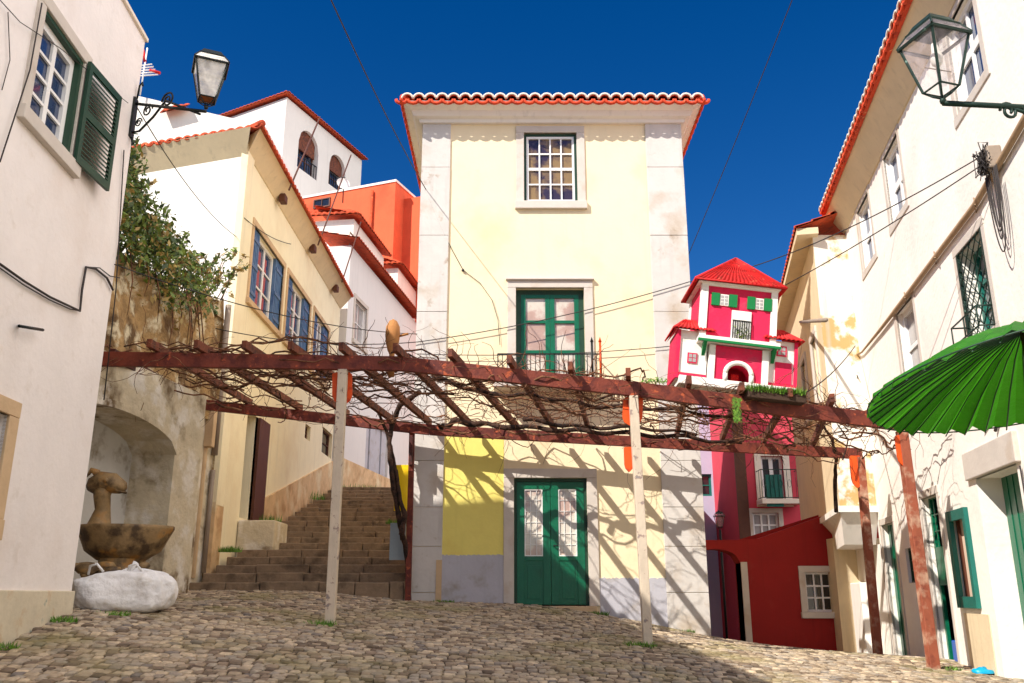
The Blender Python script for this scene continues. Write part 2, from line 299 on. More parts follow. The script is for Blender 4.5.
# cobblestones
rg=np.random.default_rng(3); V=[];RN=[]
y=4.2; row=0
def wallR(y): return 4.07+.1727*y
def cob_ok(x,y):
    ok=(x>-6.3)&(x<np.minimum(wallR(y)+.2,9)) 
    ok&=~((y<10.75)&(x<-5.2-.063*(y-10.8)+.02))
    ok&=~((y>16.35)&(x>-1.8)&(x<3.45)); ok&=~((y>16.3)&(x<-1.7))
    return ok
while y<23.5:
    dy=rg.uniform(.085,.115); nx=int(15.5/.12); wd=rg.uniform(.085,.15,nx); x=-6.3+np.cumsum(wd)-wd/2+rg.uniform(0,.1)
    yy=y+dy/2+.10*np.sin(x*1.1+y*.35)+.05*np.sin(x*2.7)+rg.normal(0,.006,nx)
    ok=cob_ok(x,yy); x,yy,wd=x[ok],yy[ok],wd[ok]; m=len(x)
    hx=wd/2-.005; hy=np.full(m,dy/2-.004); a=rg.normal(0,.07,m); h=rg.uniform(.010,.034,m)
    P=np.zeros((m,12,3))
    for j,(sx,sy) in enumerate(((-1,-1),(1,-1),(1,1),(-1,1))):
        jx=rg.normal(0,.006,m); jy=rg.normal(0,.006,m)
        for lay,(ins,zz) in enumerate(((0,-.02),(.03,.65),(.3,1))):
            ux=sx*(hx*(1-ins))+jx; uy=sy*(hy*(1-ins))+jy
            X=x+ux*np.cos(a)-uy*np.sin(a); Y=yy+ux*np.sin(a)+uy*np.cos(a)
            P[:,lay*4+j,0]=X; P[:,lay*4+j,1]=Y
            P[:,lay*4+j,2]=(gz_arr(X,Y)+ (h*zz if lay else -.02) + (rg.normal(0,.0015,m) if lay==2 else 0))
    V.append(P); RN.append(rg.random(m)); y+=dy
V=np.concatenate(V); RN=np.concatenate(RN); ns_=len(V)
base=np.array([(0,1,5,4),(1,2,6,5),(2,3,7,6),(3,0,4,7),(4,5,9,8),(5,6,10,9),(6,7,11,10),(7,4,8,11),(8,9,10,11)])
FC=(base[None]+12*np.arange(ns_)[:,None,None]).reshape(-1,4)
me=bpy.data.meshes.new('cobblestones'); me.vertices.add(ns_*12); me.vertices.foreach_set('co',V.reshape(-1))
me.loops.add(len(FC)*4); me.loops.foreach_set('vertex_index',FC.reshape(-1)); me.polygons.add(len(FC)); me.polygons.foreach_set('loop_start',np.arange(len(FC))*4)
me.update(calc_edges=True); at=me.attributes.new('rnd','FLOAT','FACE'); at.data.foreach_set('value',np.repeat(RN,9)); 
me.polygons.foreach_set('use_smooth',np.tile([False]*4+[True]*4+[True],ns_)); me.materials.append(M['cobble'])
o=bpy.data.objects.new('pavement',me); sc.collection.objects.link(o); tag(o,kind='structure')
# ------------------------------------------------------------------ builders
def wall_mb(fr,u0,u1,z0,z1,holes=(),depth=.25,zt=None):
    """front skin with rectangular openings and their reveals; zt(u) optional sloping top"""
    mb=MB(); us=sorted({u0,u1,*[h[0] for h in holes],*[h[1] for h in holes]}); zs=sorted({z0,z1,*[h[2] for h in holes],*[h[3] for h in holes]})
    us=[u for u in us if u0-1e-6<=u<=u1+1e-6]
    for a,b in zip(us,us[1:]):
        for c,d in zip(zs,zs[1:]):
            cu,cz=(a+b)/2,(c+d)/2
            if any(h[0]<cu<h[1] and h[2]<cz<h[3] for h in holes): continue
            if zt and abs(d-z1)<1e-6: mb.add([fr(a,0,c),fr(b,0,c),fr(b,0,zt(b)),fr(a,0,zt(a))],[(0,1,2,3)])
            else: mb.add([fr(a,0,c),fr(b,0,c),fr(b,0,d),fr(a,0,d)],[(0,1,2,3)])
    for h in holes:
        a,b,c,d=h[:4]; D=h[4] if len(h)>4 else depth
        for p,q in (((a,c),(b,c)),((b,c),(b,d)),((b,d),(a,d)),((a,d),(a,c))):
            mb.add([fr(p[0],0,p[1]),fr(q[0],0,q[1]),fr(q[0],-D,q[1]),fr(p[0],-D,p[1])],[(0,1,2,3)])
    return mb
def shell(mb,fr,u0,u1,z0,z1,depth,back=True,top=True):
    if u0 is not None:
        mb.add([fr(u0,0,z0),fr(u0,-depth,z0),fr(u0,-depth,z1),fr(u0,0,z1)],[(0,1,2,3)])
        mb.add([fr(u1,0,z0),fr(u1,-depth,z0),fr(u1,-depth,z1),fr(u1,0,z1)],[(0,1,2,3)])
    if back: mb.add([fr(u0,-depth,z0),fr(u1,-depth,z0),fr(u1,-depth,z1),fr(u0,-depth,z1)],[(0,1,2,3)])
    if top: mb.add([fr(u0,0,z1),fr(u1,0,z1),fr(u1,-depth,z1),fr(u0,-depth,z1)],[(0,1,2,3)])
    return mb
def surround(parent,fr,u0,u1,z0,z1,w,ms,proud=.03,sill=True,topw=None,bottom=True):
    tw=topw or w; mb=MB(); n0=-.04
    mb.box(fr,u0-w,u0,n0,proud,z0,z1); mb.box(fr,u1,u1+w,n0,proud,z0,z1)
    mb.box(fr,u0-w,u1+w,n0,proud+.004,z1,z1+tw)
    if bottom: mb.box(fr,u0-w-.02,u1+w+.02,n0,proud+(.05 if sill else .004),z0-w,z0)
    return mb.build('stone_surround',ms,parent,.008)
def window(parent,fr,u0,u1,z0,z1,cols=2,rows=3,rec=.14,fm='white_paint',gm='glass_dark',fw=.06,mw=.028,name='window',sash=False,mull=False):
    mb=MB(); n0,n1=-rec-.05,-rec
    mb.box(fr,u0,u0+fw,n0,n1,z0,z1); mb.box(fr,u1-fw,u1,n0,n1,z0,z1)
    mb.box(fr,u0+fw,u1-fw,n0,n1,z0,z0+fw); mb.box(fr,u0+fw,u1-fw,n0,n1,z1-fw,z1)
    a,b,c,d=u0+fw,u1-fw,z0+fw,z1-fw
    for i in range(1,cols):
        u=a+(b-a)*i/cols; ww=mw*(2.4 if mull and i*2==cols else 1); mb.box(fr,u-ww/2,u+ww/2,n0+.01,n1-.008,c,d)
    for j in range(1,rows):
        z=c+(d-c)*j/rows; ww=mw*(2.0 if sash and j*2==rows else 1); mb.box(fr,a,b,n0+.012,n1-.012,z-ww/2,z+ww/2)
    f=mb.build(name,M[fm],parent)
    MB().box(fr,a,b,n0-.012,n0+.006,c,d).build('pane',M[gm],f)
    return f
def tiled(mb,P0,P1,Q0,Q1,pitch=.2,rowl=.36,amp=.045,th=.03):
    """barrel tiles: eave P0-P1, ridge Q0-Q1"""
    P0,P1,Q0,Q1=map(Vector,(P0,P1,Q0,Q1)); nt_=max(2,int((P1-P0).length/pitch)); nu=nt_*6+1
    sl=((Q0+Q1)/2-(P0+P1)/2); nr=max(1,int(sl.length/rowl)); nrm=(P1-P0).cross(sl).normalized()
    if nrm.z<0: nrm=-nrm
    rows=[]
    for r in range(nr):
        rows+= [(r/nr,th),((r+1)/nr,0)]
    vs=[]
    for s_,lift in rows:
        A=P0.lerp(Q0,s_); B=P1.lerp(Q1,s_)
        for i in range(nu):
            t=i/(nu-1); ph=math.pi*t*nt_; h=amp*abs(math.sin(ph))**.8
            vs.append(A.lerp(B,t)+nrm*(h+lift))
    n0=len(vs)
    A,B=P0,P1
    for i in range(nu):
        t=i/(nu-1); h=amp*abs(math.sin(math.pi*t*nt_))**.8
        vs.append(A.lerp(B,t)+nrm*(h-.012))
    fs=[(j*nu+i,j*nu+i+1,(j+1)*nu+i+1,(j+1)*nu+i) for j in range(len(rows)-1) for i in range(nu-1)]
    fs+=[(n0+i,n0+i+1,i+1,i) for i in range(nu-1)]
    # under board
    b=len(vs); vs+=[P0-nrm*.02,P1-nrm*.02,Q1-nrm*.02,Q0-nrm*.02]; fs.append((b,b+1,b+2,b+3))
    mb.add(vs,fs,True); return mb
def lips(mb,P0,P1,nrm,outw,pitch=.2,r=.085,t=.02):
    P0,P1,nrm=map(Vector,(P0,P1,nrm)); n=max(2,int((P1-P0).length/pitch)); d=(P1-P0)/n; du=d.normalized()
    for i in range(n):
        c=P0+d*(i+.5)
        pts=[c+du*math.cos(a)*d.length*.47+nrm*math.sin(a)*r for a in [math.pi*k/8 for k in range(9)]]
        mb.tube(pts,t,5)
    return mb
def rail(parent,fr,u0,u1,n,z0,z1,step=.1,name='railing',m='iron',sides=.4):
    mb=MB()
    for z in (z0,z1): mb.box(fr,u0,u1,n-.012,n+.012,z-.012,z+.012)
    k=int((u1-u0)/step)
    for i in range(k+1):
        u=u0+(u1-u0)*i/k; mb.tube([fr(u,n,z0),fr(u,n,z1)],.008,5)
        if i<k and i%2==0:   # scroll between bars
            c=u+(u1-u0)/k/2; zc=(z0+z1)/2
            mb.tube([fr(c+.045*math.cos(a),n,zc+.12*math.sin(a)) for a in [2*math.pi*q/10 for q in range(11)]],.005,4)
    for u in (u0,u1):
        for z in (z0,z1): mb.box(fr,u-.01,u+.01,n-sides,n,z-.01,z+.01)
        mb.tube([fr(u,n-sides/2,z0),fr(u,n-sides/2,z1)],.008,5)
    return mb.build(name,M[m],parent)
def wavy(a,b,sag=.1,k=14,jit=0):
    a=Vector(a);b=Vector(b)
    return [a.lerp(b,i/k)+Vector((0,0,-sag*4*(i/k)*(1-i/k)))+Vector((U(-jit,jit),U(-jit,jit),U(-jit,jit))) for i in range(k+1)]
def leaves(mb,c,rad,n,size,flat=1.0):
    for _ in range(n):
        while True:
            d=Vector((U(-1,1),U(-1,1),U(-1,1)))
            if d.length<1: break
        p=Vector(c)+Vector((d.x*rad[0],d.y*rad[1],d.z*rad[2])); a=Vector((U(-1,1),U(-1,1),U(-1,1))).normalized(); b=a.orthogonal().normalized(); s_=size*(.45+1.5*rnd()**2)
        mb.add([p-a*s_,p+b*s_*.42,p+a*s_,p-b*s_*.42],[(0,1,2,3)])
    return mb
# ------------------------------------------------------------------ yellow house
FY=Frame(0,16.3,90)
H=FY.hit
root=empty('yellow_house',(.8,16.3,-.3),'tall narrow pale yellow house with green door, grey corner pilasters and red tiled roof','house')
XL,XR=-1.82,3.47; ZT=9.41
def rect(fr,l,t,r,b):  # pixel box at its middle edges -> u0,u1,z0,z1
    u0=fr.hit(l,(t+b)/2)[0]; u1=fr.hit(r,(t+b)/2)[0]; um=(l+r)/2
    return min(u0,u1),max(u0,u1),fr.hit(um,b)[1],fr.hit(um,t)[1]
dr=rect(FY,514,478,588,606); fw=rect(FY,516,288,585,385); uw=rect(FY,524,133,577,202)
mb=wall_mb(FY,XL,XR,-2.5,ZT,[dr+(.3,),fw+(.25,),uw+(.2,)]); shell(mb,FY,XL,XR,-2.5,ZT,7.5)
mb.build('wall',M['yellow_plaster'],root)
# painted lower bands (real paint patches, set proud of the wall)
zb=H(470,555)[1]; zc=H(640,578)[1]; pl=XL+.56; pr=XR-.72
du0,du1=dr[0]-.19,dr[1]+.19
ztop_y=H(470,436)[1]
def ragged(a,b,n0,n1,z0,z1,k=40,amp=.008):
    mb=MB(); random.seed(int(a*100)+5); zz=[z1+random.gauss(0,amp) for _ in range(k+1)]
    F_=[FY(a,n1,z0)]+[FY(a+(b-a)*i/k,n1,zz[i]) for i in range(k+1)]+[FY(b,n1,z0)]
    return mb.prism(F_,(0,n1-n0,0))
ragged(pl,du0,0.001,.006,zb,ztop_y,40,.012).build('yellow_paint_band',M['bright_yellow'],root)
ragged(pl,du0,-.02,.012,-.8,zb).build('plinth',M['grey_paint'],root); ragged(du1,pr,-.02,.012,-1.2,zc).build('plinth',M['grey_paint'],root)
# pilasters of squared blocks
for a,b in ((XL-.03,pl),(pr,XR+.03)):
    mb=MB(); z=-1.6
    hts=[.9,.75,.8,.7,.85,1.5,1.4,1.6,1.5,3]
    for h in hts:
        z1=min(z+h,ZT-.0); 
        if z1-z>.05: mb.box(FY,a+U(0,.004),b-U(0,.004),-.3,.035+U(-.004,.004),z+.004,z1-.004)
        z=z1
        if z>=ZT: break
    mb.build('stone_pilaster',M['pilaster'],root,.006)
for a in (pl-.02,):
    MB().box(FY,pl-.1,pl+.005,.036,.05,-.4,H(440,560)[1]).build('corner_strip',M['sand_stone'],root)
# cornice (stepped cove) round three sides
mb=MB(); prof=[(0,0),(.09,.0),(.1,.07),(.2,.09),(.25,.19),(.40,.25),(.42,.31),(0,.31)]
z0=ZT-.02
for (fr,a,b) in ((FY,XL,XR),):
    n=len(prof)
    L_=[fr(a-p[0],p[0],z0+p[1]) for p in prof]; R_=[fr(b+p[0],p[0],z0+p[1]) for p in prof]
    L2=[fr(a-p[0],-7.5-p[0],z0+p[1]) for p in prof]; R2=[fr(b+p[0],-7.5-p[0],z0+p[1]) for p in prof]
    for A,B in ((L_,R_),(R_,R2),(R2,L2),(L2,L_)): mb.add(A+B,[(i,i+1,n+i+1,n+i) for i in range(n-1)])
mb.build('cornice',M['white_plaster'],root)
ze=z0+.32; e=.43; D=7.5
c=[Vector((XL-e,16.3-e,ze)),Vector((XR+e,16.3-e,ze)),Vector((XR+e,16.3+D+e,ze)),Vector((XL-e,16.3+D+e,ze))]
xm=(XL+XR)/2; rA=Vector((xm,16.3+2.6,ze+1.0)); rB=Vector((xm,16.3+D-2.6,ze+1.0))
mb=MB(); tiled(mb,c[0],c[1],rA,rA+Vector((.01,0,0)),.235,.36,.095); tiled(mb,c[1],c[2],rA,rB,.235); tiled(mb,c[2],c[3],rB,rB,.235); tiled(mb,c[3],c[0],rB,rA,.235)
rf=mb.build('roof',M['red_tile'],root)
up=Vector((0,-.3,1)).normalized()
lips(MB(),c[0]+Vector((0,-.02,.015)),c[1]+Vector((0,-.02,.015)),up,None,.235,.10,.024).build('tile_lip',M['lime'],rf,label='lime washed tile ends')
# round bottom course of tiles under the lips
mb=MB()
nT=int((c[1]-c[0]).length/.235)
for i in range(nT+1):
    p=c[0].lerp(c[1],i/nT)+Vector((0,-.01,.0)); pts=[p+Vector((math.cos(t)*.11,0,-math.sin(t)*.09)) for t in [math.pi*k/6 for k in range(7)]]; mb.tube(pts,.036,5)
for (p,q) in ((c[0],c[3]),(c[1],c[2])):
    nT2=int((q-p).length/.235)
    for i in range(nT2+1):
        g=p.lerp(q,i/nT2)+Vector((0,0,-.03)); mb.tube([g+Vector((0,math.cos(t)*.1,-math.sin(t)*.06)) for t in [math.pi*k/6 for k in range(7)]],.034,5)
mb.build('tile_underlip',M['red_tile'],rf)
mb=MB()
for a,b in ((c[0],rA),(c[1],rA),(rA,rB),(rB,c[2]),(rB,c[3])): mb.tube(wavy(a+Vector((0,0,.05)),b+Vector((0,0,.06)),0,24),.07,8)
mb.build('ridge_tile',M['red_tile'],rf)
# door
surround(root,FY,*dr,.19,M['surround'],.03,False,.17,bottom=False)
dd=MB(); n0,n1=-.12,-.07; u0,u1,z0_,z1_=dr
dd.box(FY,u0,u0+.05,n0,n1+.01,z0_,z1_); dd.box(FY,u1-.05,u1,n0,n1+.01,z0_,z1_); dd.box(FY,u0+.05,u1-.05,n0,n1+.01,z1_-.06,z1_)
dd.build('door_frame',M['dark_green'],root)
MB().box(FY,u0-.1,u1+.12,-.15,.14,z0_-.5,z0_).build('door_step',M['sand_stone'],root,.01)
um=(u0+u1)/2
for (a,b) in ((u0+.052,um-.003),(um+.003,u1-.052)):
    mb=MB(); zp=H(550,556)[1]; zt_=z1_-.065; zg=zt_-.13
    s0,s1=.14,.14
    mb.box(FY,a,a+s0,n0,n1,z0_+.02,zt_); mb.box(FY,b-s1,b,n0,n1,z0_+.02,zt_); mb.box(FY,a+s0,b-s1,n0,n1,zg,zt_); mb.box(FY,a+s0,b-s1,n0,n1,zp-.08,zp)
    mb.box(FY,a+s0,b-s1,n0,n1-.014,z0_+.02,zp-.08); mb.box(FY,a+s0+.05,b-s1-.05,n0,n1-.002,z0_+.12,zp-.16)
    mb.box(FY,a+s0,b-s1,n0,n1,z0_+.02,z0_+.12) if False else None
    d=mb.build('door_leaf',M['green_paint'],root,.004)
    mg=MB(); mg.box(FY,a+s0,b-s1,n0+.005,n0+.015,zp,zg); mg.build('pane',M['glass_curtain'],d)
    mw=MB(); A,B,C_,D_=a+s0,b-s1,zp,zg
    mw.box(FY,A,A+.02,n0+.016,n1-.01,C_,D_); mw.box(FY,B-.02,B,n0+.016,n1-.01,C_,D_); mw.box(FY,A+.02,B-.02,n0+.016,n1-.01,C_,C_+.02); mw.box(FY,A+.02,B-.02,n0+.016,n1-.01,D_-.02,D_)
    for q in (1,2): u=A+(B-A)*q/3; mw.box(FY,u-.005,u+.005,n0+.016,n1-.02,C_+.02,D_-.02)
    for q in range(1,6): z=C_+(D_-C_)*q/6; mw.box(FY,A+.02,B-.02,n0+.016,n1-.022,z-.004,z+.004)
    mw.build('window_bar',M['white_paint'],d)
MB().tube([FY(um+.05,n1,z0_+1.05),FY(um+.05,n1+.05,z0_+1.05),FY(um+.13,n1+.05,z0_+1.04)],.012,6).build('door_handle',M['iron'],root)
# french window + balcony
surround(root,FY,*fw,.17,M['surround'],.035,False,.15,bottom=False)
MB().box(FY,fw[0]-.2,fw[1]+.2,-.05,.09,fw[3]+.15,fw[3]+.19).build('hood_mould',M['surround'],root,.01)
u0,u1,z0_,z1_=fw; um=(u0+u1)/2
mb=MB(); mb.box(FY,u0,u1,-.2,-.12,z1_-.1,z1_); mb.box(FY,u0,u0+.1,-.2,-.12,z0_,z1_-.1); mb.box(FY,u1-.1,u1,-.2,-.12,z0_,z1_-.1)
mb.build('window_frame',M['dark_green'],root)
for (a,b) in ((u0+.1,um-.002),(um+.002,u1-.1)):
    mb=MB(); s_=.09; zs=[z0_,z0_+.5]
    zs=[H(550,376)[1],H(550,350)[1],H(550,320)[1],z1_-.17]
    mb.box(FY,a,a+s_,-.17,-.115,z0_,z1_-.1); mb.box(FY,b-s_,b,-.17,-.115,z0_,z1_-.1)
    mb.box(FY,a+s_,b-s_,-.17,-.12,z1_-.17,z1_-.1)
    for z in zs[1:3]: mb.box(FY,a+s_,b-s_,-.17,-.12,z-.03,z+.03)
    mb.box(FY,a+s_,b-s_,-.17,-.13,z0_,zs[0]-.1)
    d=mb.build('window_leaf',M['green_paint'],root,.003)
    MB().box(FY,a+s_,b-s_,-.168,-.15,zs[0]-.1,z1_-.17).build('pane',M['glass_curtain'],d)
MB().box(FY,H(494,378)[0],H(602,378)[0],-.02,.5,fw[2]-.14,fw[2]-.01).build('balcony_slab',M['surround'],root,.01)
rail(root,FY,H(497,362)[0]+.02,H(600,362)[0]-.02,.46,fw[2]+.03,atY(550,354,15.84).z,.085,'balcony_railing','iron',.44)
for px in (590,598):
    a=FY(H(px,360)[0],.46,fw[2]); mb=MB(); mb.tube([a,a+Vector((0,0,.72))],.022,6); mb.tube([a+Vector((0,0,.72)),a+Vector((0,0,.82))],[.034,.002],6); mb.build('rail_finial',M['orange_plate'] if px==598 else M['iron'],root)
# upper window
surround(root,FY,*uw,.165,M['surround'],.03,True,.15)
u0,u1,z0_,z1_=uw
mb=MB(); mb.box(FY,u0,u0+.05,-.14,-.04,z0_,z1_); mb.box(FY,u1-.05,u1,-.14,-.04,z0_,z1_); mb.box(FY,u0+.05,u1-.05,-.14,-.04,z1_-.06,z1_); mb.box(FY,u0+.05,u1-.05,-.14,-.04,z0_,z0_+.03)
mb.build('window_frame',M['dark_green'],root)
window(root,FY,u0+.05,u1-.05,z0_+.03,z1_-.06,4,4,.05,'white_paint','glass_warm',.045,.03,'sash_window',True)
# ------------------------------------------------------------------ left building
FL=Frame(-5.2,10.8,-3.6)
root=empty('white_building',(-5.2,8,-.8),'plain off-white building at the left edge with a green louvred shutter and stained plinth','building')
wn=(FL.hit(27,110)[0],FL.hit(70,150)[0],FL.hit(27,112)[1],FL.hit(42,3)[1])
lw=(FL.hit(0,430)[0]-.9,FL.hit(5,430)[0],FL.hit(3,520)[1],FL.hit(5,414)[1])
ZL=7.54; u_end=-12
mb=wall_mb(FL,u_end,0,-2.5,ZL,[wn+(.35,),lw+(.25,)]); shell(mb,FL,u_end,0,-2.5,ZL,7)
mb.build('wall',M['left_plaster'],root)
zpl=FL.hit(40,590.5)[1]
MB().box(FL,u_end,.03,-.5,.035,-2.5,zpl).build('plinth',M['left_plinth'],root,.012)
mb=MB(); mb.box(FL,u_end,-.0,-6.9,-1.25,ZL-.1,8.95); mb.build('upper_storey',M['left_plaster'],root)
MB().box(FL,u_end,.03,-7,.04,ZL,ZL+.06).build('coping',M['lime'],root,.01)
surround(root,FL,*wn,.16,M['surround'],.03,True,.15)
u0,u1,z0_,z1_=wn
mb=MB(); mb.box(FL,u0,u0+.05,-.3,-.05,z0_,z1_); mb.box(FL,u1-.07,u1,-.3,.0,z0_,z1_); mb.box(FL,u0+.05,u1-.07,-.3,-.0,z1_-.05,z1_)
mb.build('window_frame',M['dark_green'],root)
window(root,FL,u0+.05,u1-.07,z0_,z1_-.05,2,4,.07,'white_paint','glass_blue',.09,.035,'casement_window',mull=True)
# shutter folded back towards the corner
a0=u1; a1=FL.hit(110,88)[0]; 
def SH(t,n,z): # hinged with a slight angle
    return FL(a0+t,.05+t*.10+n,z)
wd=a1-a0
mb=MB(); zb_,zt_=z0_-.02,z1_+.02
for a,b in ((0,.07),(wd-.07,wd)): mb.box(SH,a,b,0,.04,zb_,zt_)
zm=(zb_+zt_)/2
for c_,d_ in ((zb_,zb_+.1),(zm-.05,zm+.05),(zt_-.09,zt_)): mb.box(SH,.07,wd-.07,0,.04,c_,d_)
sh=mb.build('shutter',M['dark_green'],root)
mb=MB()
for lo,hi in ((zb_+.1,zm-.05),(zm+.05,zt_-.09)):
    k=int((hi-lo)/.055)
    for i in range(k):
        z=lo+(hi-lo)*(i+.3)/k
        mb.hexa([SH(.07,.0,z+.035),SH(wd-.07,.0,z+.035),SH(wd-.07,.04,z),SH(.07,.04,z),SH(.07,.0,z+.062),SH(wd-.07,.0,z+.062),SH(wd-.07,.04,z+.014),SH(.07,.04,z+.014)])
mb.build('louvre',M['dark_green'],sh)
surround(root,FL,*lw,.2,M['sand_stone'],.03,False,.16)
window(root,FL,*lw,2,2,.15,'brown_paint','glass_dark')
# loose cable run with a step, hook, thin wires
def onf(fr,px,py,n=.03):
    u,z=fr.hit(px,py,n); return fr(u,n,z)
mb=MB(); pts=[onf(FL,*p) for p in ((-40,242),(0,264),(24,281),(50,297),(80,311),(82,290),(86,267),(96,269),(107,278),(113,290))]
mb.tube(pts,.014,6)
pts=[onf(FL,*p) for p in ((0,268),(24,285),(50,300),(70,309),(80,311))]; mb.tube(pts,.007,5)
pts=[onf(FL,*p) for p in ((86,267),(100,268),(110,276),(120,278))]; mb.tube(pts,.007,5)
mb.build('wall_cable',M['cable'],root)
mb=MB(); mb.tube([onf(FL,19,326,0),onf(FL,19,326,.08),onf(FL,43,330,.08)],.016,6); mb.build('iron_hook',M['iron'],root)
mb=MB(); mb.tube([onf(FL,42,3,.06),onf(FL,30,70,.06),onf(FL,0,162,.04)],.008,5); mb.tube([onf(FL,0,0,.04),onf(FL,20,22,.05),onf(FL,60,48,.05),onf(FL,128,103,.04)],.005,5); mb.tube([onf(FL,8,12,.03),onf(FL,10,60,.03),onf(FL,2,90,.03)],.005,5)
mb.tube([onf(FL,124,150,.03),onf(FL,116,290,.03),onf(FL,104,400,.03)],.008,5)
mb.build('thin_wire',M['cable'],root)
# ------------------------------------------------------------------ street lanterns
def lantern(root,c,s,glassmat,metal,rot=0,inner=None,bottom=None):
    """four sided tapering lantern: c = centre of its base, s = height of glass body"""
    c=Vector(c); ca,sa=math.cos(rot),math.sin(rot)
    def P(x,y,z): return c+Vector((x*ca-y*sa,x*sa+y*ca,z))
    wb,wt=.21*s,.41*s; cs=[(-1,-1),(1,-1),(1,1),(-1,1)]
    mb=MB()
    for i in range(4):
        x,y=cs[i]; x2,y2=cs[(i+1)%4]
        mb.tube([P(x*wb,y*wb,0),P(x*wt,y*wt,s)],.028*s,5,False)
        mb.tube([P(x*wb,y*wb,0),P(x2*wb,y2*wb,0)],.02*s,5,False)
        mb.tube([P(x*wt*1.06,y*wt*1.06,s),P(x2*wt*1.06,y2*wt*1.06,s)],.035*s,5,False)
        mb.tube([P(x*wb,y*wb,0),P(x*wb*.5,y*wb*.5,-.12*s),P(0,0,-.2*s)],.018*s,5)
    mb.lathe(P(0,0,-.3*s),[(.001,0),(.05*s,.02*s),(.06*s,.08*s),(.03*s,.13*s)],10)
    mb.build('lantern_frame',metal,root)
    mb=MB()
    for i in range(4):
        x,y=cs[i]; x2,y2=cs[(i+1)%4]
        mb.add([P(x*wb,y*wb,0),P(x2*wb,y2*wb,0),P(x2*wt,y2*wt,s),P(x*wt,y*wt,s)],[(0,1,2,3)])
    mb.build('lantern_glass',glassmat,root)
    if bottom:
        MB().add([P(x*wb*.97,y*wb*.97,.01) for x,y in cs],[(0,1,2,3)]).build('lantern_floor',bottom,root)
    # hipped cap: white/clear lower skirt then dark vented top
    mb=MB(); r1=wt*1.1; r2=wt*.78
    vs=[P(x*r1,y*r1,s*1.02) for x,y in cs]+[P(x*r2,y*r2,s*1.24) for x,y in cs]; mb.add(vs,[(i,(i+1)%4,4+(i+1)%4,4+i) for i in range(4)])
    sk=mb.build('lantern_roof',glassmat,root)
    mb=MB()
    for i in range(4): x,y=cs[i]; x2,y2=cs[(i+1)%4]; mb.tube([P(x*r1,y*r1,s*1.02),P(x*r2,y*r2,s*1.24)],.02*s,5,False); mb.tube([P(x*r2,y*r2,s*1.24),P(x2*r2,y2*r2,s*1.24)],.03*s,5,False)
    vs=[P(x*r2,y*r2,s*1.25) for x,y in cs]+[P(x*r2*.7,y*r2*.7,s*1.42) for x,y in cs]; mb.add(vs,[(i,(i+1)%4,4+(i+1)%4,4+i) for i in range(4)]+[(4,5,6,7)])
    mb.lathe(P(0,0,s*1.42),[(.06*s,0),(.09*s,.03*s),(.04*s,.07*s),(.001,.1*s)],8)
    mb.build('lantern_cap',metal,root)
    if inner:
        mb=MB(); mb.lathe(P(0,0,s*.45),[(.02*s,0),(.09*s,.08*s),(.12*s,.22*s),(.07*s,.34*s),(.06*s,.5*s)],12); mb.build('bulb',M['white_model'],root)
        mb=MB(); mb.tube([P(-.3*s,0,s*.4),P(.3*s,0,s*.42)],.012*s,5); mb.tube([P(0,0,s*.9),P(0,0,s*1.2)],.05*s,8); mb.build('lamp_holder',M['pipe'],root)
def scroll(c,ex,ez,r,turns=1.6,k=22,sgn=1):
    return [c+ex*(sgn*r*(1-.75*i/k)*math.cos(2*math.pi*turns*i/k))+ez*(r*(1-.75*i/k)*math.sin(2*math.pi*turns*i/k)) for i in range(k+1)]
lc=atY(206,108,10.0)
cor=FL(-.08,.03,0)
root=empty('street_lantern',(cor.x,cor.y,lc.z-.5),'black iron wall lantern with milky glass on the corner of the white building at left','street lamp')
wz=atY(125,105,10.72).z
A=Vector((cor.x,cor.y,wz)); tip=Vector((lc.x,lc.y,lc.z-.05)); ex=(Vector((tip.x,tip.y,A.z))-A).normalized(); ez=Vector((0,0,1))
mb=MB(); mb.box(FL,-.14,-.02,.0,.03,wz-.5,wz+.1); mb.tube([A+ez*.02,tip],.022,8)
mb.tube([A-ez*.42,A-ez*.44+ex*.14,A-ez*.3+ex*.4,A-ez*.12+ex*.62,tip-ex*.1-ez*.01],.016,6)
mb.tube(scroll(A+ex*.26-ez*.16,ex,ez,.10),.012,5); mb.tube(scroll(A+ex*.66-ez*.12,ex,ez,.12,1.6,22,-1),.014,5); mb.tube(scroll(A+ex*.1-ez*.3,ex,ez,.07),.01,5)
mb.tube([A+ez*.1,A+ez*.3+ex*.02,A+ez*.33+ex*.07,A+ez*.27+ex*.09],.014,5)
mb.tube([A-ez*.5,A-ez*.62+ex*.02,A-ez*.58+ex*.08],.012,5)
mb.build('bracket',M['iron'],root)
lantern(root,lc+Vector((0,0,.12)),.47,M['lantern_milk'],M['iron'],R(24),None,M['lamp_brass'])
# right
rc=atY(943,101,6.5); FRt=Frame(4.07,0,9.8,-1)
root=empty('street_lantern',(5.19,6.5,rc.z-.3),'large green iron lantern with clear glass on a scrolled bracket at upper right','street lamp')
wx=wallR(6.7)
A=Vector((wx-.02,6.8,rc.z+.08)); tip=rc.copy(); tip.z-=.02; ex=(Vector((tip.x,tip.y,A.z))-A).normalized()
mb=MB(); mb.tube([A,tip],.024,8); mb.box(FRt,6.75,6.87,0,.03,A.z-.6,A.z+.15)
mb.tube([A-ez*.55,A-ez*.35+ex*.3,A-ez*.12+ex*.8,A-ez*.07+ex*1.0],.016,6)
mb.tube(scroll(A+ex*1.02-ez*.11,ex,ez,.085),.014,5); mb.tube(scroll(A+ex*.86-ez*.09,ex,ez,.05),.01,5); mb.tube(scroll(A+ex*.45-ez*.14,ex,ez,.11),.012,5)
mb.build('bracket',M['green_iron'],root)
lantern(root,rc+Vector((0,.0,.11)),.46,M['lantern_clear'],M['green_iron'],R(17),True)
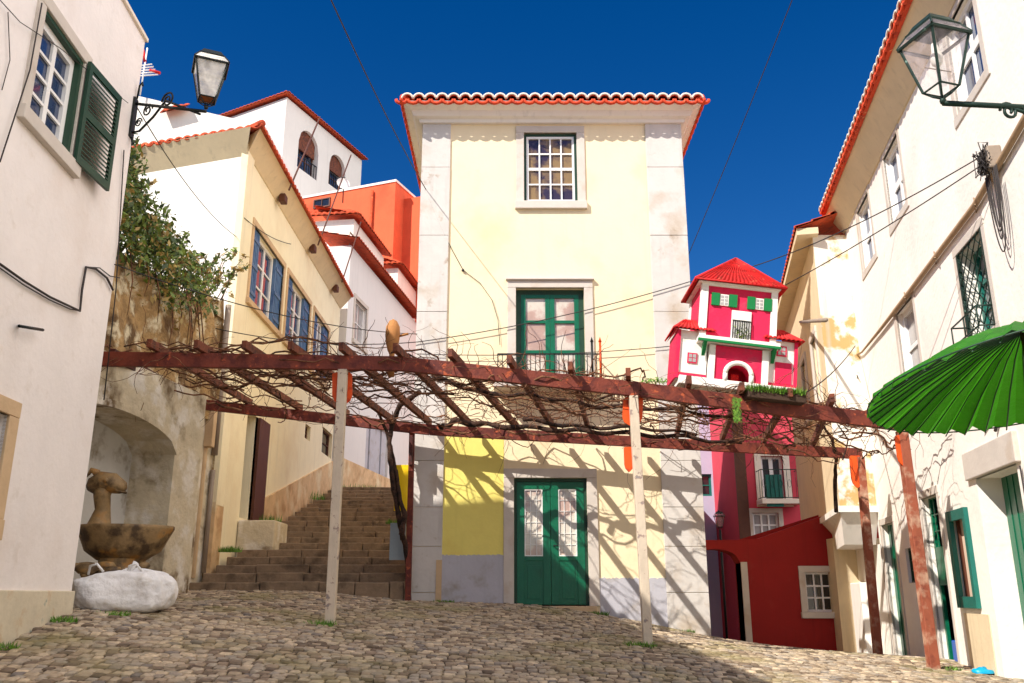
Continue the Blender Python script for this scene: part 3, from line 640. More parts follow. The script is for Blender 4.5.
# ------------------------------------------------------------------ niche wall and retaining wall
FN=Frame(-5.95,10.9,8.0)
root=empty('niche_wall',(-5.4,13,-.2),'stained old stone fountain wall with an arched niche between the white building and the stairs','wall')
Lw=15.1-10.9+.05; zN=3.35
a0,a1=.1,FN.hit(172,480)[0]; zs_=2.2; za=2.6
hole=(a0,a1,-.9,za)
mb=wall_mb(FN,-.8,Lw,-1.2,zN,[hole+(.75,)])
# end pier face towards the stairs
mb.add([FN(Lw,0,-1),FN(Lw,-1.2,-1),FN(Lw,-1.2,zN),FN(Lw,0,zN)],[(0,1,2,3)]); mb.add([FN(-.8,0,zN),FN(Lw,0,zN),FN(Lw,-1.2,zN),FN(-.8,-1.2,zN)],[(0,1,2,3)])
# arch spandrel
k=16; mid=(a0+a1)/2; hw=(a1-a0)/2; arc=[]
for i in range(k+1):
    t=-1+2*i/k; arc.append((mid+hw*t, zs_+(za-zs_-.0)*math.sqrt(max(0,1-t*t))))
for i in range(k):
    (ua,z1a),(ub,z1b)=arc[i],arc[i+1]
    mb.add([FN(ua,.0,z1a),FN(ub,.0,z1b),FN(ub,.0,za),FN(ua,.0,za)],[(0,1,2,3)])
    mb.add([FN(ua,.0,z1a),FN(ub,.0,z1b),FN(ub,-.75,z1b),FN(ua,-.75,z1a)],[(0,1,2,3)])
mb.build('wall',M['niche_plaster'],root)
MB().box(FN,a0-.05,a1+.05,-.82,-.745,-1,za+.1).build('niche_back',M['niche_back'],root)
mb=MB()
for i in range(k):
    (ua,z1a),(ub,z1b)=arc[i],arc[i+1]
    mb.hexa([FN(ua,0.0,z1a-.005),FN(ub,0,z1b-.005),FN(ub,.035,z1b-.005),FN(ua,.035,z1a-.005),FN(ua,0,z1a+.10),FN(ub,0,z1b+.10),FN(ub,.035,z1b+.1),FN(ua,.035,z1a+.1)])
mb.build('arch_ring',M['niche_plaster'],root)
root=empty('retaining_wall',(-5.7,13.5,3.3),'crumbling ochre retaining wall above the fountain niche with creeper along its top','wall')
FR_=Frame(-6.0,10.5,2.7); n=26; mb=MB(); xsn=[i/n*6.35 for i in range(n+1)]
def top(u): return 4.75+.12*u+.25*math.sin(u*1.3)+.12*math.sin(u*5)
rows=10; vs=[]
for j in range(rows+1):
    for u in xsn:
        z=3.2+(top(u)-3.2)*j/rows; vs.append(FR_(u,-.02+.07*math.sin(u*3.1+z*2)+.05*math.sin(u*7+z*5)-.05*j/rows,z))
mb.add(vs,[(j*(n+1)+i,j*(n+1)+i+1,(j+1)*(n+1)+i+1,(j+1)*(n+1)+i) for j in range(rows) for i in range(n)],True)
mb.add([FR_(0,-.05,4.9),FR_(6.35,-.05,5.3),FR_(6.35,-1.5,5.3),FR_(0,-1.5,4.9)],[(0,1,2,3)])
mb.add([FR_(6.35,0,-1),FR_(6.35,-1.5,-1),FR_(6.35,-1.5,5.2),FR_(6.35,0,5.2)],[(0,1,2,3)])
mb.build('wall',M['old_wall'],root)
MB().box(FN,Lw-.02,Lw+1.7,-1.3,-.62,-1,4.2).build('wall_return',M['niche_plaster'],root)
# creeper
root=empty('creeper',(-5.6,13,5.2),'bushy green and brown creeper hanging over the retaining wall','plant')
mb=MB(); md=MB(); st=MB()
random.seed(11)
for i in range(190):
    u=U(.1,1)*U(.1,5.7); hang=U(-.15,max(.25,1.75-.27*u))
    c_=FR_(u,U(-.15,.32),top(u)+hang)
    leaves(mb,c_,(.24,.3,.25),60,.045)
    if rnd()<.5: leaves(md,c_+Vector((.05,0,-.2)),(.22,.3,.35),20,.04)
for i in range(70):
    u=U(.1,6.2); a=FR_(u,-.1,top(u)); b=a+Vector((U(.1,.6),U(-.2,.6),U(.2,.95))); mid_=a.lerp(b,.5)+Vector((0,0,.2))
    st.tube([a,mid_,b],[.012,.008,.004],4)
    for q in (a.lerp(mid_,.6),mid_,mid_.lerp(b,.5),b): leaves(mb if rnd()<.6 else md,q,(.07,.07,.07),9,.045)
for i in range(16):
    u=U(.1,6.0); a=FR_(u,.1,top(u)); b=a+Vector((U(0,.15),U(-.2,.2),-U(.4,1.6))); st.tube([a,a.lerp(b,.5)+Vector((.06,0,0)),b],[.014,.01,.004],4)
mb.build('leaf_mass',M['leaf'],root); md.build('dry_leaf_mass',M['leaf_dry'],root); st.build('stem',M['vine'],root)
# fountain
fc=atY(122,560,12.1); fb=Vector((fc.x-.05,12.15,gz(-5,12)))
root=empty('stone_fountain',fb,'mossy carved stone fountain basin with a fish-shaped spout inside the arched niche','fountain')
mb=MB(); zt_=atY(125,526,12.1).z; zb_=atY(120,562,12.1).z; vs=[];fs=[]; K=20
prof=[(.25,0),(.5,.05),(.78,.3),(.92,.7),(1.0,.92),(1.0,1),(.86,1),(.8,.75),(.5,.45)]
for (r,h) in prof:
    for q in range(K):
        t=2*math.pi*q/K; tw=1+ (.12*math.cos(t))*(1 if math.cos(t)>0 else 0)
        vs.append(Vector((fc.x-.05+math.cos(t)*.60*r*tw, 12.15+math.sin(t)*.5*r, zb_+(zt_-zb_)*h)))
fs=[(i*K+q,i*K+(q+1)%K,(i+1)*K+(q+1)%K,(i+1)*K+q) for i in range(len(prof)-1) for q in range(K)]+[tuple((len(prof)-1)*K+q for q in range(K))]
mb.add(vs,fs,True); mb.build('basin',M['wet_stone'],root)
mb=MB(); c0=Vector((fc.x-.02,12.15,fb.z-.1))
mb.lathe(c0,[(.5,0),(.48,.1),(.34,.14),(.24,.3),(.3,zb_-c0.z+.04)],14); mb.build('pedestal',M['wet_stone'],root)
mb=MB(); hp=atY(105,488,12.1); b0=Vector((hp.x-.06,12.2,zt_-.12))
mb.tube([b0,b0+Vector((0,0,.15)),b0+Vector((.02,0,.35)),Vector((hp.x-.05,12.15,hp.z-.1)),Vector((hp.x-.04,12.15,hp.z+.02))],[.26,.15,.10,.11,.13],12)
mb.build('spout_neck',M['wet_stone'],root)
mb=MB(); h0=Vector((hp.x-.2,12.15,hp.z+.03))
mb.tube([h0+Vector((-.06,0,-.02)),h0+Vector((0,0,.0)),h0+Vector((.12,0,.05)),h0+Vector((.28,0,.04)),h0+Vector((.42,0,-.02)),h0+Vector((.46,0,-.04))],[.05,.12,.155,.14,.09,.04],12)
for s_ in (-1,1): mb.lathe(h0+Vector((.24,s_*.13,.06)),[(.001,-.04),(.035,-.02),(.04,.01),(.001,.04)],8)
mb.tube([h0+Vector((.05,0,.17)),h0+Vector((-.04,0,.22)),h0+Vector((-.1,0,.12))],[.06,.04,.01],6)
mb.tube([h0+Vector((.36,-.08,-.06)),h0+Vector((.47,0,-.09)),h0+Vector((.36,.08,-.06))],.02,5)
mb.build('fish_head',M['wet_stone'],root)
mb=MB()
for i in range(12):
    c_=Vector((fc.x+U(-.6,.65),11.65+U(-.1,.2),0)); c_.z=atY(120,566,11.7).z-U(0,.12); r=U(.06,.12)
    mb.lathe(c_,[(r*.6,-r*.5),(r,0),(r*.7,r*.5),(.001,r*.6)],7,U(.8,1.4),1)
mb.build('rubble',M['wet_stone'],root)
# builder's sack
p0=atY(80,600,11.25); p1=atY(166,606,11.25); zt_=atY(130,571,11.25).z; root_z=gz(-4.8,11.2)
nx,nz=34,20; vs=[]
cx=(p0.x-.15+p1.x)/2; hx=(p1.x-p0.x+.15)/2
random.seed(5); ph=[(random.randint(3,13),U(2,7),U(0,6),U(.008,.026)) for _ in range(9)]
for j in range(nz+1):
    phi=-.5*math.pi+math.pi*j/nz*1.0
    for i in range(nx):
        t=2*math.pi*i/nx; ca,sa=math.cos(t),math.sin(t); sx=abs(ca)**.55*(1 if ca>0 else -1); sy=abs(sa)**.6*(1 if sa>0 else -1)
        cp=max(0,math.cos(phi))**.35; sz=math.sin(phi)
        r=1+sum(a*math.sin(f1*t+f2*phi+p_) for f1,f2,p_,a in ph)
        z=root_z+.0+ (zt_-root_z)*(.5+.5*(abs(sz)**.7)*(1 if sz>0 else -1))
        if sz>0: z+= .09*math.exp(-((sx-.15)/.18)**2)*sz - .07*max(0,-sx)*sz +.035*math.sin(5*sx+3*sy)*sz
        vs.append(Vector((cx+hx*sx*cp*r, 11.4+.33*sy*cp*r, z)))
mb=MB(); mb.add(vs,[(j*nx+i,j*nx+(i+1)%nx,(j+1)*nx+(i+1)%nx,(j+1)*nx+i) for j in range(nz) for i in range(nx)],True)
o=mb.top('rubble_sack',M['sack'],'white woven sack lying full on the cobbles below the fountain','sack')
dsp=o.modifiers.new('sub','SUBSURF'); dsp.levels=2; dsp.render_levels=2
tx=bpy.data.textures.new('folds','CLOUDS'); tx.noise_scale=.28; tx.noise_depth=3; tx.noise_type='SOFT_NOISE'; dm=o.modifiers.new('folds','DISPLACE'); dm.texture=tx; dm.strength=.08; dm.mid_level=.5
mb=MB()
for sx_ in (-.28,.2):
    c_=Vector((cx+sx_,11.22,zt_-.01)); mb=MB(); mb.tube([c_+Vector((-.1,.0,-.03)),c_+Vector((-.06,-.06,.07)),c_+Vector((.03,-.08,.09)),c_+Vector((.1,-.04,.0))],.016,5); mb.build('strap',M['sack'],o)
mb=MB(); mb.tube([Vector((cx+.12,11.3,zt_-.02)),Vector((cx+.14,11.28,zt_+.06)),Vector((cx+.16,11.3,zt_+.1))],[.06,.025,.045],8)
mb.build('knot',M['sack'],o)
# ------------------------------------------------------------------ stairs
root=empty('stone_staircase',(-3.7,16.1,0),'wide worn stone staircase climbing between the cream house and the yellow house','stairs')
NS=19; y0s,y1s=16.05,28.6; zz0,zz1=.06,3.28
def sxl(y): return -5.68+.0*y
def sxr(y): return -1.9 if y<23.9 else -1.9-(y-23.9)*.42
random.seed(4)
for i in range(NS):
    ya=y0s+(y1s-y0s)*i/NS; yb=y0s+(y1s-y0s)*(i+1)/NS+.3; z=zz0+(zz1-zz0)*(i+1)/NS
    mb=MB(); x=sxl(ya); xe=sxr(ya)
    # worn nosing: stones of different length
    while x<xe-.01:
        w_=min(U(.5,1.1),xe-x); 
        if xe-x-w_<.25: w_=xe-x
        q=U(-.02,.02); mb.wbox(x+.006,x+w_-.006,ya+U(-.04,.03),yb,z-.45,z+q*.6); x+=w_
    mb.build('step',M['step_stone'],root,.018)
mb=MB(); mb.wbox(-6,-3.0,y1s+.1,60,1,zz1-.01); mb.wbox(-3.0,6,y1s+.1,60,1,zz1-.02)
o=mb.build('landing',M['step_stone'],root)
# plinth block beside stairs on left + tufts of green
o=MB(); 
q=atY(240,530,19.5); o.wbox(-5.79,-5.0,18.9,20.0,.0,atY(250,520,18.9).z); o.top('stone_block',M['niche_plaster'],'low rendered block beside the staircase below the dark doorway','block',bevel=.03)
def tuft(c_,r,n,h,label,m='grass',name='grass_tuft',grp='weeds and tufts growing on the paving and steps'):
    mb=MB()
    for _ in range(n):
        a=U(0,6.28); d=r*math.sqrt(rnd()); b=Vector(c_)+Vector((math.cos(a)*d*1.6,math.sin(a)*d,0)); b.z=c_[2]-.02; tp=b+Vector((U(-.06,.06),U(-.06,.06),h*U(.4,1))); s_=Vector((U(-1,1),U(-1,1),0)).normalized()*.012
        mb.add([b-s_,b+s_,tp],[(0,1,2)])
    return mb.top(name,M[m],label,'weed',grp)
for (px,py,Y,r,lab) in ((300,497,25.5,.45,'green weeds growing at the top left of the stairs below the cream house wall'),(262,522,20.6,.28,'small green weeds on the low block beside the stairs'),(352,489,28.9,.6,'green weeds along the top of the stairs')):
    c_=atY(px,py+2,Y); tuft(c_,r,260,.28,lab)
for (x,yv,lab) in ((-2.45,11.85,'bright green grass tuft at the foot of the leftmost pergola post'),(1.62,11.75,'green grass tuft at the foot of the pale pergola post before the yellow house'),(-5.0,9.1,'small weeds at the foot of the plinth at far left'),(-5.02,10.3,'tiny weeds below the plinth corner of the white building'),(1.5,16.0,'small weeds beside the green door step')):
    tuft((x,yv,gz(x,yv)+.01),.13 if x in (-2.45,1.62) else .1,150,.1,lab)
for (px,py,Y,lab) in ((230,548,17.6,'weeds in the left corner of the lower steps'),(380,489,28.7,'weeds at the top right corner of the stairs'),(395,520,21.5,'weeds along the right side of the upper steps')):
    tuft(atY(px,py+3,Y),.14,150,.14,lab)
for (x,yv,lab) in ((-1.2,16.15,'weeds at the foot of the left grey plinth of the yellow house'),(3.0,16.15,'weeds at the right corner foot of the yellow house'),(5.6,12.1,'weeds at the foot of the nearest right pergola post'),(-4.7,10.9,'weeds beside the white sack')):
    tuft((x,yv,gz(x,yv)+.01),.12,130,.08,lab)
# ------------------------------------------------------------------ cream house with blue shutters
FC_=Frame(-5.8,17.35,0); FG=Frame(-5.8,17.35,-72,-1)
root=empty('cream_house',(-5.7,20,.5),'long cream house with blue window shutters and red tile eaves along the stairs','house')
ZC=9.5; U1=10.9
wins=[(.95,3.6),(4.1,6.65),(7.2,9.3)]; wz0,wz1=FC_.hit(262,315)[1],FC_.hit(257,229)[1]
dk=(FC_.hit(243,470)[0],FC_.hit(254,470)[0],FC_.hit(248,520)[1],FC_.hit(250,412)[1])
s1=rect(FC_,305,425,310.5,440); s2=rect(FC_,322,430,332,456)
holes=[(a,b,wz0,wz1,.3) for a,b in wins]+[dk+(.5,),s1+(.25,),s2+(.25,)]
mb=wall_mb(FC_,0,U1,-1,ZC,holes)
mb.add([FG(0,0,-1),FG(5.5,0,-1),FG(5.5,0,ZC),FG(0,0,ZC)],[(0,1,2,3)])
mb.add([FC_(U1,0,-1),FC_(U1,-6,-1),FC_(U1,-6,ZC),FC_(U1,0,ZC)],[(0,1,2,3)])
mb.add([FC_(0,0,ZC),FC_(U1,0,ZC),FC_(U1,-7,ZC),FG(5.5,0,ZC)],[(0,1,2,3)])
mb.add([FG(5.5,0,-1),FC_(U1,-6,-1),FC_(U1,-6,ZC),FG(5.5,0,ZC)],[(0,1,2,3)])
mb.build('wall',M['cream_plaster'],root)
MB().box(FG,.0,5.5,.002,.02,-1,ZC-.02).build('white_gable_front',M['white_plaster'],root)
mb=MB(); mb.box(FC_,-.04,.42,-.1,.05,1.7,ZC); mb.build('corner_pilaster',M['cream_plaster'],root)
# peach plinth following the stairs
mb=MB(); 
for (ua,ub,za_,zb_) in ((-.045,.45,1.75,1.75),(2.9,U1,2.05,4.15)):
    mb.hexa([FC_(ua,-.1,-1),FC_(ub,-.1,-1),FC_(ub,.045,-1),FC_(ua,.045,-1),FC_(ua,-.1,za_),FC_(ub,-.1,zb_),FC_(ub,.045,zb_),FC_(ua,.045,za_)])
mb.build('plinth',M['cream_plinth'],root)
for (a,b) in wins:
    f=window(root,FC_,a+.62,b-.62,wz0,wz1,2,3,.1,'white_paint','glass_blue',.09,.04,'window',mull=True)
    for (p,q) in ((a,a+.6),(b-.6,b)):
        mb=MB(); mb.box(FC_,p,q,-.14,-.03,wz0,wz1)
        for g in range(1,5): u=p+(q-p)*g/5; mb.box(FC_,u-.008,u+.008,-.03,-.018,wz0+.03,wz1-.03)
        for z in (wz0+.25,wz1-.25,(wz0+wz1)/2): mb.box(FC_,p+.02,q-.02,-.03,-.008,z-.04,z+.04)
        mb.build('shutter',M['blue_paint'],root)
    surround(root,FC_,a,b,wz0,wz1,.13,M['sand_stone'],.03,True,.14)
MB().box(FC_,dk[0]+.02,dk[1]-.02,-.5,-.42,dk[2],dk[3]).build('door_leaf',M['glass_dark'],root)
MB().box(FC_,dk[1],dk[1]+.85,-.05,.06,dk[2]+.0,dk[3]).build('door_jamb',M['brown_paint'],root)
for s_ in (s1,s2): window(root,FC_,*s_,1,2,.1,'brown_paint','glass_dark',.05)
# eaves
eo=.42
mb=MB(); E0=Vector((-5.8+eo,17.35-.42,ZC+.22)); E1=Vector((-5.8+eo,17.35+U1,ZC+.22)); Rg0=Vector((-8.8,20.4,ZC+.95)); Rg1=Vector((-8.8,17.35+U1,ZC+.95))
tiled(mb,E0,E1,Rg0,Rg1,.22)
G1=FG(5.7,.42,ZC+.22); tiled(mb,E0,G1,Rg0,Rg0+Vector((-2.5,.9,0)),.22)
rf=mb.build('roof',M['tile'],root)
mb=MB(); mb.tube(wavy(E0+Vector((0,0,.07)),Rg0+Vector((0,0,.07)),0,12),.08,8); 
for i in range(52):
    g=E0.lerp(E1,i/52)+Vector((.02,0,-.01)); mb.tube([g+Vector((0,math.cos(t)*.1,-math.sin(t)*.06+.02)) for t in [math.pi*k_/5 for k_ in range(6)]],.022,5)
for i in range(25):
    g=E0.lerp(G1,(i+.5)/25); d_=(G1-E0).normalized(); mb.tube([g+d_*math.cos(t)*.1+Vector((0,-.02,-math.sin(t)*.06+.02)) for t in [math.pi*k_/5 for k_ in range(6)]],.022,5)
mb.build('ridge_tile',M['tile'],rf)
mb=MB(); mb.hexa([FC_(-.0,0,ZC-.2),FC_(U1,0,ZC-.2),FC_(U1,.02,ZC-.2),FC_(-.0,.02,ZC-.2),FC_(-.0,0,ZC+.2),FC_(U1,0,ZC+.2),FC_(U1,.36,ZC+.2),FC_(-.36,.36,ZC+.2)])
mb.hexa([FG(0,0,ZC-.28),FG(5.6,0,ZC-.28),FG(5.6,.02,ZC-.28),FG(0,.02,ZC-.28),FG(0,0,ZC+.2),FG(5.6,0,ZC+.2),FG(5.6,.36,ZC+.2),FG(-.3,.36,ZC+.2)])
mb.build('cornice',M['beige_plaster'],root)
# drainpipe on the corner
mb=MB(); a=atY(232,255,16.7); b=atY(216,545,16.75); mb.tube([Vector((a.x,16.78,5.6)),Vector((a.x,16.78,atY(218,455,16.78).z))],.06,10); mb.tube([Vector((a.x,16.78,atY(218,470,16.78).z)),Vector((a.x,16.78,.4))],.045,10); mb.top('drainpipe',M['pipe'],'grey drainpipe on the near corner of the cream house','drainpipe')
mb=MB(); b=atY(208,430,16.5); mb.wbox(b.x-.12,b.x+.12,16.42,16.6,atY(208,447,16.5).z,atY(208,402,16.5).z); mb.tube([Vector((b.x-.02,16.5,atY(208,447,16.5).z)),Vector((b.x-.02,16.5,.3))],.05,8)
mb.top('meter_box',M['sand_stone'],'tan box with a pipe below it on the wall left of the stairs','box',bevel=.01)
for i,(px,py) in enumerate(((281,197),(311,247),(334,287))):
    u,z=FC_.hit(px,py,.12); p=FC_(u,0,z)
    r_=empty('wall_floodlight',p,('nearest','middle','farthest')[i]+' of the three small dark floodlights high under the cream house eaves','lamp','floodlights under the eaves')
    mb=MB(); mb.tube([FC_(u,0,z+.05),FC_(u,.18,z+.05),FC_(u,.2,z+.15)],.02,5); mb.tube([FC_(u-.25,.06,z+.12),FC_(u,.1,z+.1),FC_(u+.2,.06,z+.05)],.015,5); mb.build('arm',M['iron'],r_)
    MB().box(FC_,u-.14,u+.12,.1,.26,z-.16,z+.04).build('lamp_head',M['brown_paint'],r_,.02)
FM=Frame(-5.38,17,0)
for i,(t,b) in enumerate((((320,117),(289,190)),((351,155),(318,245)),((361,222),(342,282)))):
    ut,zt_=FM.hit(*t); ub,zb_=FM.hit(*b); A=FM(ub,0,zb_); B=FM(ut,0,zt_)
    r_=empty('cable_mast',A,('nearest','middle','farthest')[i]+' of the three thin leaning rods fixed to the cream house eaves','mast','leaning rods on the eaves')
    mb=MB(); mb.tube([A,B],.022,6); mb.build('pole',M['brown_paint'],r_)
    mb=MB(); mb.tube([A.lerp(B,.1),A.lerp(B,.1)+Vector((-.7,0,.0))],.018,5); mb.build('stay',M['iron'],r_)
# satellite dish
c_=FM(FM.hit(343,184)[0],0,FM.hit(343,184)[1]); r_=empty('satellite_dish',c_-Vector((0,0,.3)),'small white satellite dish on a rod above the cream house roof','satellite dish')
mb=MB(); vs=[];K=16
dn=Vector((.35,-.9,.2)).normalized(); da=dn.orthogonal().normalized(); db=dn.cross(da)
for j in range(5):
    for q in range(K): t=2*math.pi*q/K; r=.2*j/4; vs.append(c_+da*math.cos(t)*r+db*math.sin(t)*r*1.1+dn*(r*r*.9))
mb.add(vs,[(j*K+q,j*K+(q+1)%K,(j+1)*K+(q+1)%K,(j+1)*K+q) for j in range(4) for q in range(K)],True); mb.build('dish',M['white_paint'],r_)
mb=MB(); mb.tube([c_-Vector((0,0,.02)),c_+Vector((0,.1,-.2)),c_+Vector((0,.12,-.6))],.02,5); mb.tube([c_-db*.3,c_+dn*.35],.012,5); mb.build('mount',M['iron'],r_)
# ------------------------------------------------------------------ white house beyond the stairs
FB=Frame(-5.62,28.6,8.3)
root=empty('white_stair_house',(-5,30,3.3),'white house with stepped red eaves at the top of the stairs','house')
ZB=11.75; UB=9.3
bw=rect(FB,354,303,366,345); bd=(FB.hit(365,460)[0],FB.hit(388,460)[0],3.2,FB.hit(376,425)[1])
mb=wall_mb(FB,0,UB,1,ZB,[bw+(.2,),bd+(.3,)])
mb.add([FB(0,0,1),FB(0,-6,1),FB(0,-6,ZB),FB(0,0,ZB)],[(0,1,2,3)]); mb.add([FB(UB,0,1),FB(UB,-6,1),FB(UB,-6,ZB),FB(UB,0,ZB)],[(0,1,2,3)]); mb.add([FB(0,0,ZB),FB(UB,0,ZB),FB(UB,-6,ZB),FB(0,-6,ZB)],[(0,1,2,3)])
mb.build('wall',M['tower_white'],root)
window(root,FB,*bw,2,2,.1,'white_paint','glass_grey'); surround(root,FB,*bw,.15,M['surround'],.03)
mb=MB(); d_=(bd[1]-bd[0]); 
for q in range(4): mb.box(FB,bd[0]+d_*q/4+.05,bd[0]+d_*(q+1)/4-.05,-.25,-.12+.03*(q%2),3.2,bd[3])
mb.build('door_leaf',M['grey_paint'],root)
MB().box(FB,0,UB,.005,.03,2,4.35).build('plinth',M['cream_plinth'],root)
mb=MB(); E0=FB(-.3,.35,ZB+.15); E1=FB(UB,.35,ZB+.15); tiled(mb,E0,E1,FB(-.3,-1.2,ZB+.5),FB(UB,-1.2,ZB+.5),.24); mb.build('roof',M['tile'],root)
# set-back upper volumes
def volume(parent,fr,u0,u1,z0,z1,depth,m,roofm,name='upper_storey',front=True):
    mb=MB(); mb.box(fr,u0,u1,-depth,0,z0,z1); w_=mb.build(name,m,parent)
    mb=MB(); tiled(mb,fr(u0-.2,.3,z1+.1),fr(u1+.2,.3,z1+.1),fr(u0-.2,-depth/2,z1+.6),fr(u1+.2,-depth/2,z1+.6),.24)
    tiled(mb,fr(u0-.3,.3,z1+.1),fr(u0-.3,-depth,z1+.1),fr(u0+.2,-.2,z1+.5),fr(u0+.2,-depth+.2,z1+.5),.24)
    mb.build('roof',roofm,w_); return w_
FB2=Frame(FB(0,-1.0,0).x,FB(0,-1.0,0).y,8.3)
a,za_=FB2.hit(354,219); b,_=FB2.hit(384,254)
volume(root,FB2,a,b,ZB-1,za_,3.2,M['white_plaster'],M['tile'])
FB3=Frame(FB(0,-.8,0).x,FB(0,-.8,0).y,8.3)
a,za_=FB3.hit(398,268); b,_=FB3.hit(418,300)
volume(root,FB3,a,b+3,ZB-1,za_,2.2,M['white_plaster'],M['tile'])
rail_m=MB(); 
p,q=FB.hit(350,232,-.2),FB.hit(412,310,-.2)
rail_m.tube([FB(p[0],-.2,p[1]),FB(q[0],-.2,q[1])],.03,5); rail_m.tube([FB(p[0],-.2,p[1]-.35),FB(q[0],-.2,q[1]-.35)],.025,5)
for i in range(9): t=i/8; u=p[0]+(q[0]-p[0])*t; rail_m.tube([FB(u,-.2,p[1]+(q[1]-p[1])*t),FB(u,-.2,ZB)],.02,5)
rail_m.build('terrace_rail',M['pipe'],root)
# orange building
FO=Frame(*atY(395,200,40)[:2],-69,-1)
root=empty('orange_house',(-6,40,6),'bright orange rendered house rising behind the white stair house','house')
zt_=FO.hit(395,182)[1]
mb=MB(); mb.box(FO,0,14,-6,0,4,zt_); mb.build('wall',M['orange_wall'],root)
MB().box(FO,-.05,14,-6,.05,zt_,zt_+.12).build('parapet',M['white_plaster'],root)
FO2=Frame(FO(0,-.9,0).x,FO(0,-.9,0).y,110-1,1)
z2=FO2.hit(410,198)[1]
mb=MB(); mb.box(FO2,0,6,-5,0,4,z2); mb.build('side_wall',M['orange_wall'],root)
u_,z_=FO.hit(322,205); window(root,FO,u_-.5,u_+.5,z_-.15,z_+.35,2,1,-.06,'brown_paint','glass_dark')
mb=MB(); u_,_=FO.hit(372,220); mb.tube([FO(u_,.1,5),FO(u_,.1,zt_-.3)],.07,6); mb.build('drainpipe',M['tile'],root)
mb=MB(); u_,_=FO.hit(345,200); mb.tube([FO(u_,-1,zt_),FO(u_,-1,zt_+.6)],.03,5); mb.build('vent_pipe',M['pipe'],root)
# tower house
tc_=atY(287,95,46); FT=Frame(tc_.x,tc_.y,21.7,1); FT2=Frame(tc_.x,tc_.y,-60.6,-1)
root=empty('white_tower_house',(tc_.x,tc_.y,10),'tall white house on the skyline with two arched windows and thin red eaves','house')
tl=FT.hit(362,158)[0]
aw=[]
for (l,r,t,bm) in ((298,318,128,175),(329,345,152,192)):
    u0,_=FT.hit(l,(t+bm)/2); u1,_=FT.hit(r,(t+bm)/2+10); _,z1=FT.hit(l+3,t); _,z0=FT.hit(r,bm); aw.append((u0,u1,FT.hit(l,bm-8)[1],FT.hit((l+r)/2,t+3)[1],.5))
mb=wall_mb(FT,0,tl,10,tc_.z-.15,aw); mb.add([FT2(0,0,10),FT2(14,0,10),FT2(14,0,tc_.z-.15),FT2(0,0,tc_.z-.15)],[(0,1,2,3)])
mb.add([FT(tl,0,10),FT(tl,-8,10),FT(tl,-8,tc_.z-.15),FT(tl,0,tc_.z-.15)],[(0,1,2,3)])
mb.add([FT(0,0,tc_.z-.15),FT(tl,0,tc_.z-.15),FT(tl,-8,tc_.z-.15),FT2(14,0,tc_.z-.15)],[(0,1,2,3)])
for (u0,u1,z0,z1,_) in aw:
    m_=(u0+u1)/2; h_=(u1-u0)/2; r_=min(h_,(z1-z0)*.45)
    for i in range(12):
        t0=-1+2*i/12; t1=-1+2*(i+1)/12; za_=z1-r_+r_*math.sqrt(1-t0*t0); zb_=z1-r_+r_*math.sqrt(max(0,1-t1*t1))
        mb.add([FT(m_+h_*t0,.0,za_),FT(m_+h_*t1,.0,zb_),FT(m_+h_*t1,0,z1),FT(m_+h_*t0,0,z1)],[(0,1,2,3)])
        mb.add([FT(m_+h_*t0,.0,za_),FT(m_+h_*t1,.0,zb_),FT(m_+h_*t1,-.5,zb_),FT(m_+h_*t0,-.5,za_)],[(0,1,2,3)])
mb.build('wall',M['tower_white'],root)
for (u0,u1,z0,z1,_) in aw:
    f=window(root,FT,u0,u1,z0,z1,3,3,.4,'brown_paint','glass_blue',.12,.06,'arched_window')
    rr=MB(); rr.box(FT,u0,u1,-.1,-.06,z0+.9,z0+.96)
    for i in range(9): rr.box(FT,u0+(u1-u0)*i/8-.015,u0+(u1-u0)*i/8+.015,-.1,-.06,z0,z0+.9)
    rr.build('railing',M['iron'],f)
    s_=MB(); s_.box(FT,u0+.15,u1-.15,-.3,-.2,z0+(z1-z0)*.5,z1); s_.build('blind',M['rafter_wood'],f)
mb=MB(); zt_=tc_.z
tiled(mb,FT(-.3,.3,zt_),FT(tl+.3,.3,zt_),FT(1,-3,zt_+.7),FT(tl+.3,-3,zt_+.7),.3,.5); tiled(mb,FT2(-.3,.3,zt_),FT2(14,.3,zt_),FT2(1,-3,zt_+.7),FT2(14,-3,zt_+.7),.3,.5)
mb.build('roof',M['tile'],root)
# low white terrace house upper left
p=atY(140,93,34); q=atY(232,118,34); 
root=empty('white_terrace_house',(p.x,34,8),'low white house roof terrace seen above the tiled eaves at upper left','house')
mb=MB(); mb.hexa([(p.x-6,34,6),(q.x+1.5,34,6),(q.x+1.5,39,6),(p.x-6,39,6),(p.x-6,34,p.z+1.4),(q.x+1.5,34,q.z-.4),(q.x+1.5,39,q.z-.4),(p.x-6,39,p.z+1.4)]); mb.build('wall',M['white_plaster'],root)
r0=atY(160,113,33.6); r1=atY(186,106,33.6); mb=MB(); tiled(mb,r0,r1,r0+Vector((0,.4,.5)),r1+Vector((0,.4,.35)),.25); mb.build('roof',M['tile'],root)
# antenna
c_=atY(140,95,33.8); r_=empty('television_antenna',c_,'red and white rooftop television antenna behind the left building','antenna')
mb=MB(); tp=atY(144,48,33.8); mb.tube([c_,Vector((c_.x+.05,c_.y,tp.z))],.035,6); mb.build('pole',M['white_paint'],r_)
mb=MB()
for k_ in range(5): a=atY(138,66+k_*2.5,33.8); b=atY(152+k_*1.5,64+k_*2.6,33.8); mb.tube([a,b],.03,5)
mb.build('element',M['white_paint'],r_)
mb=MB(); mb.tube([atY(143,50,33.8),atY(145,62,33.8)],.07,5); mb.tube([atY(150,70,33.8),atY(160,73,33.8)],.07,5); mb.build('red_element',M['red_model'],r_)
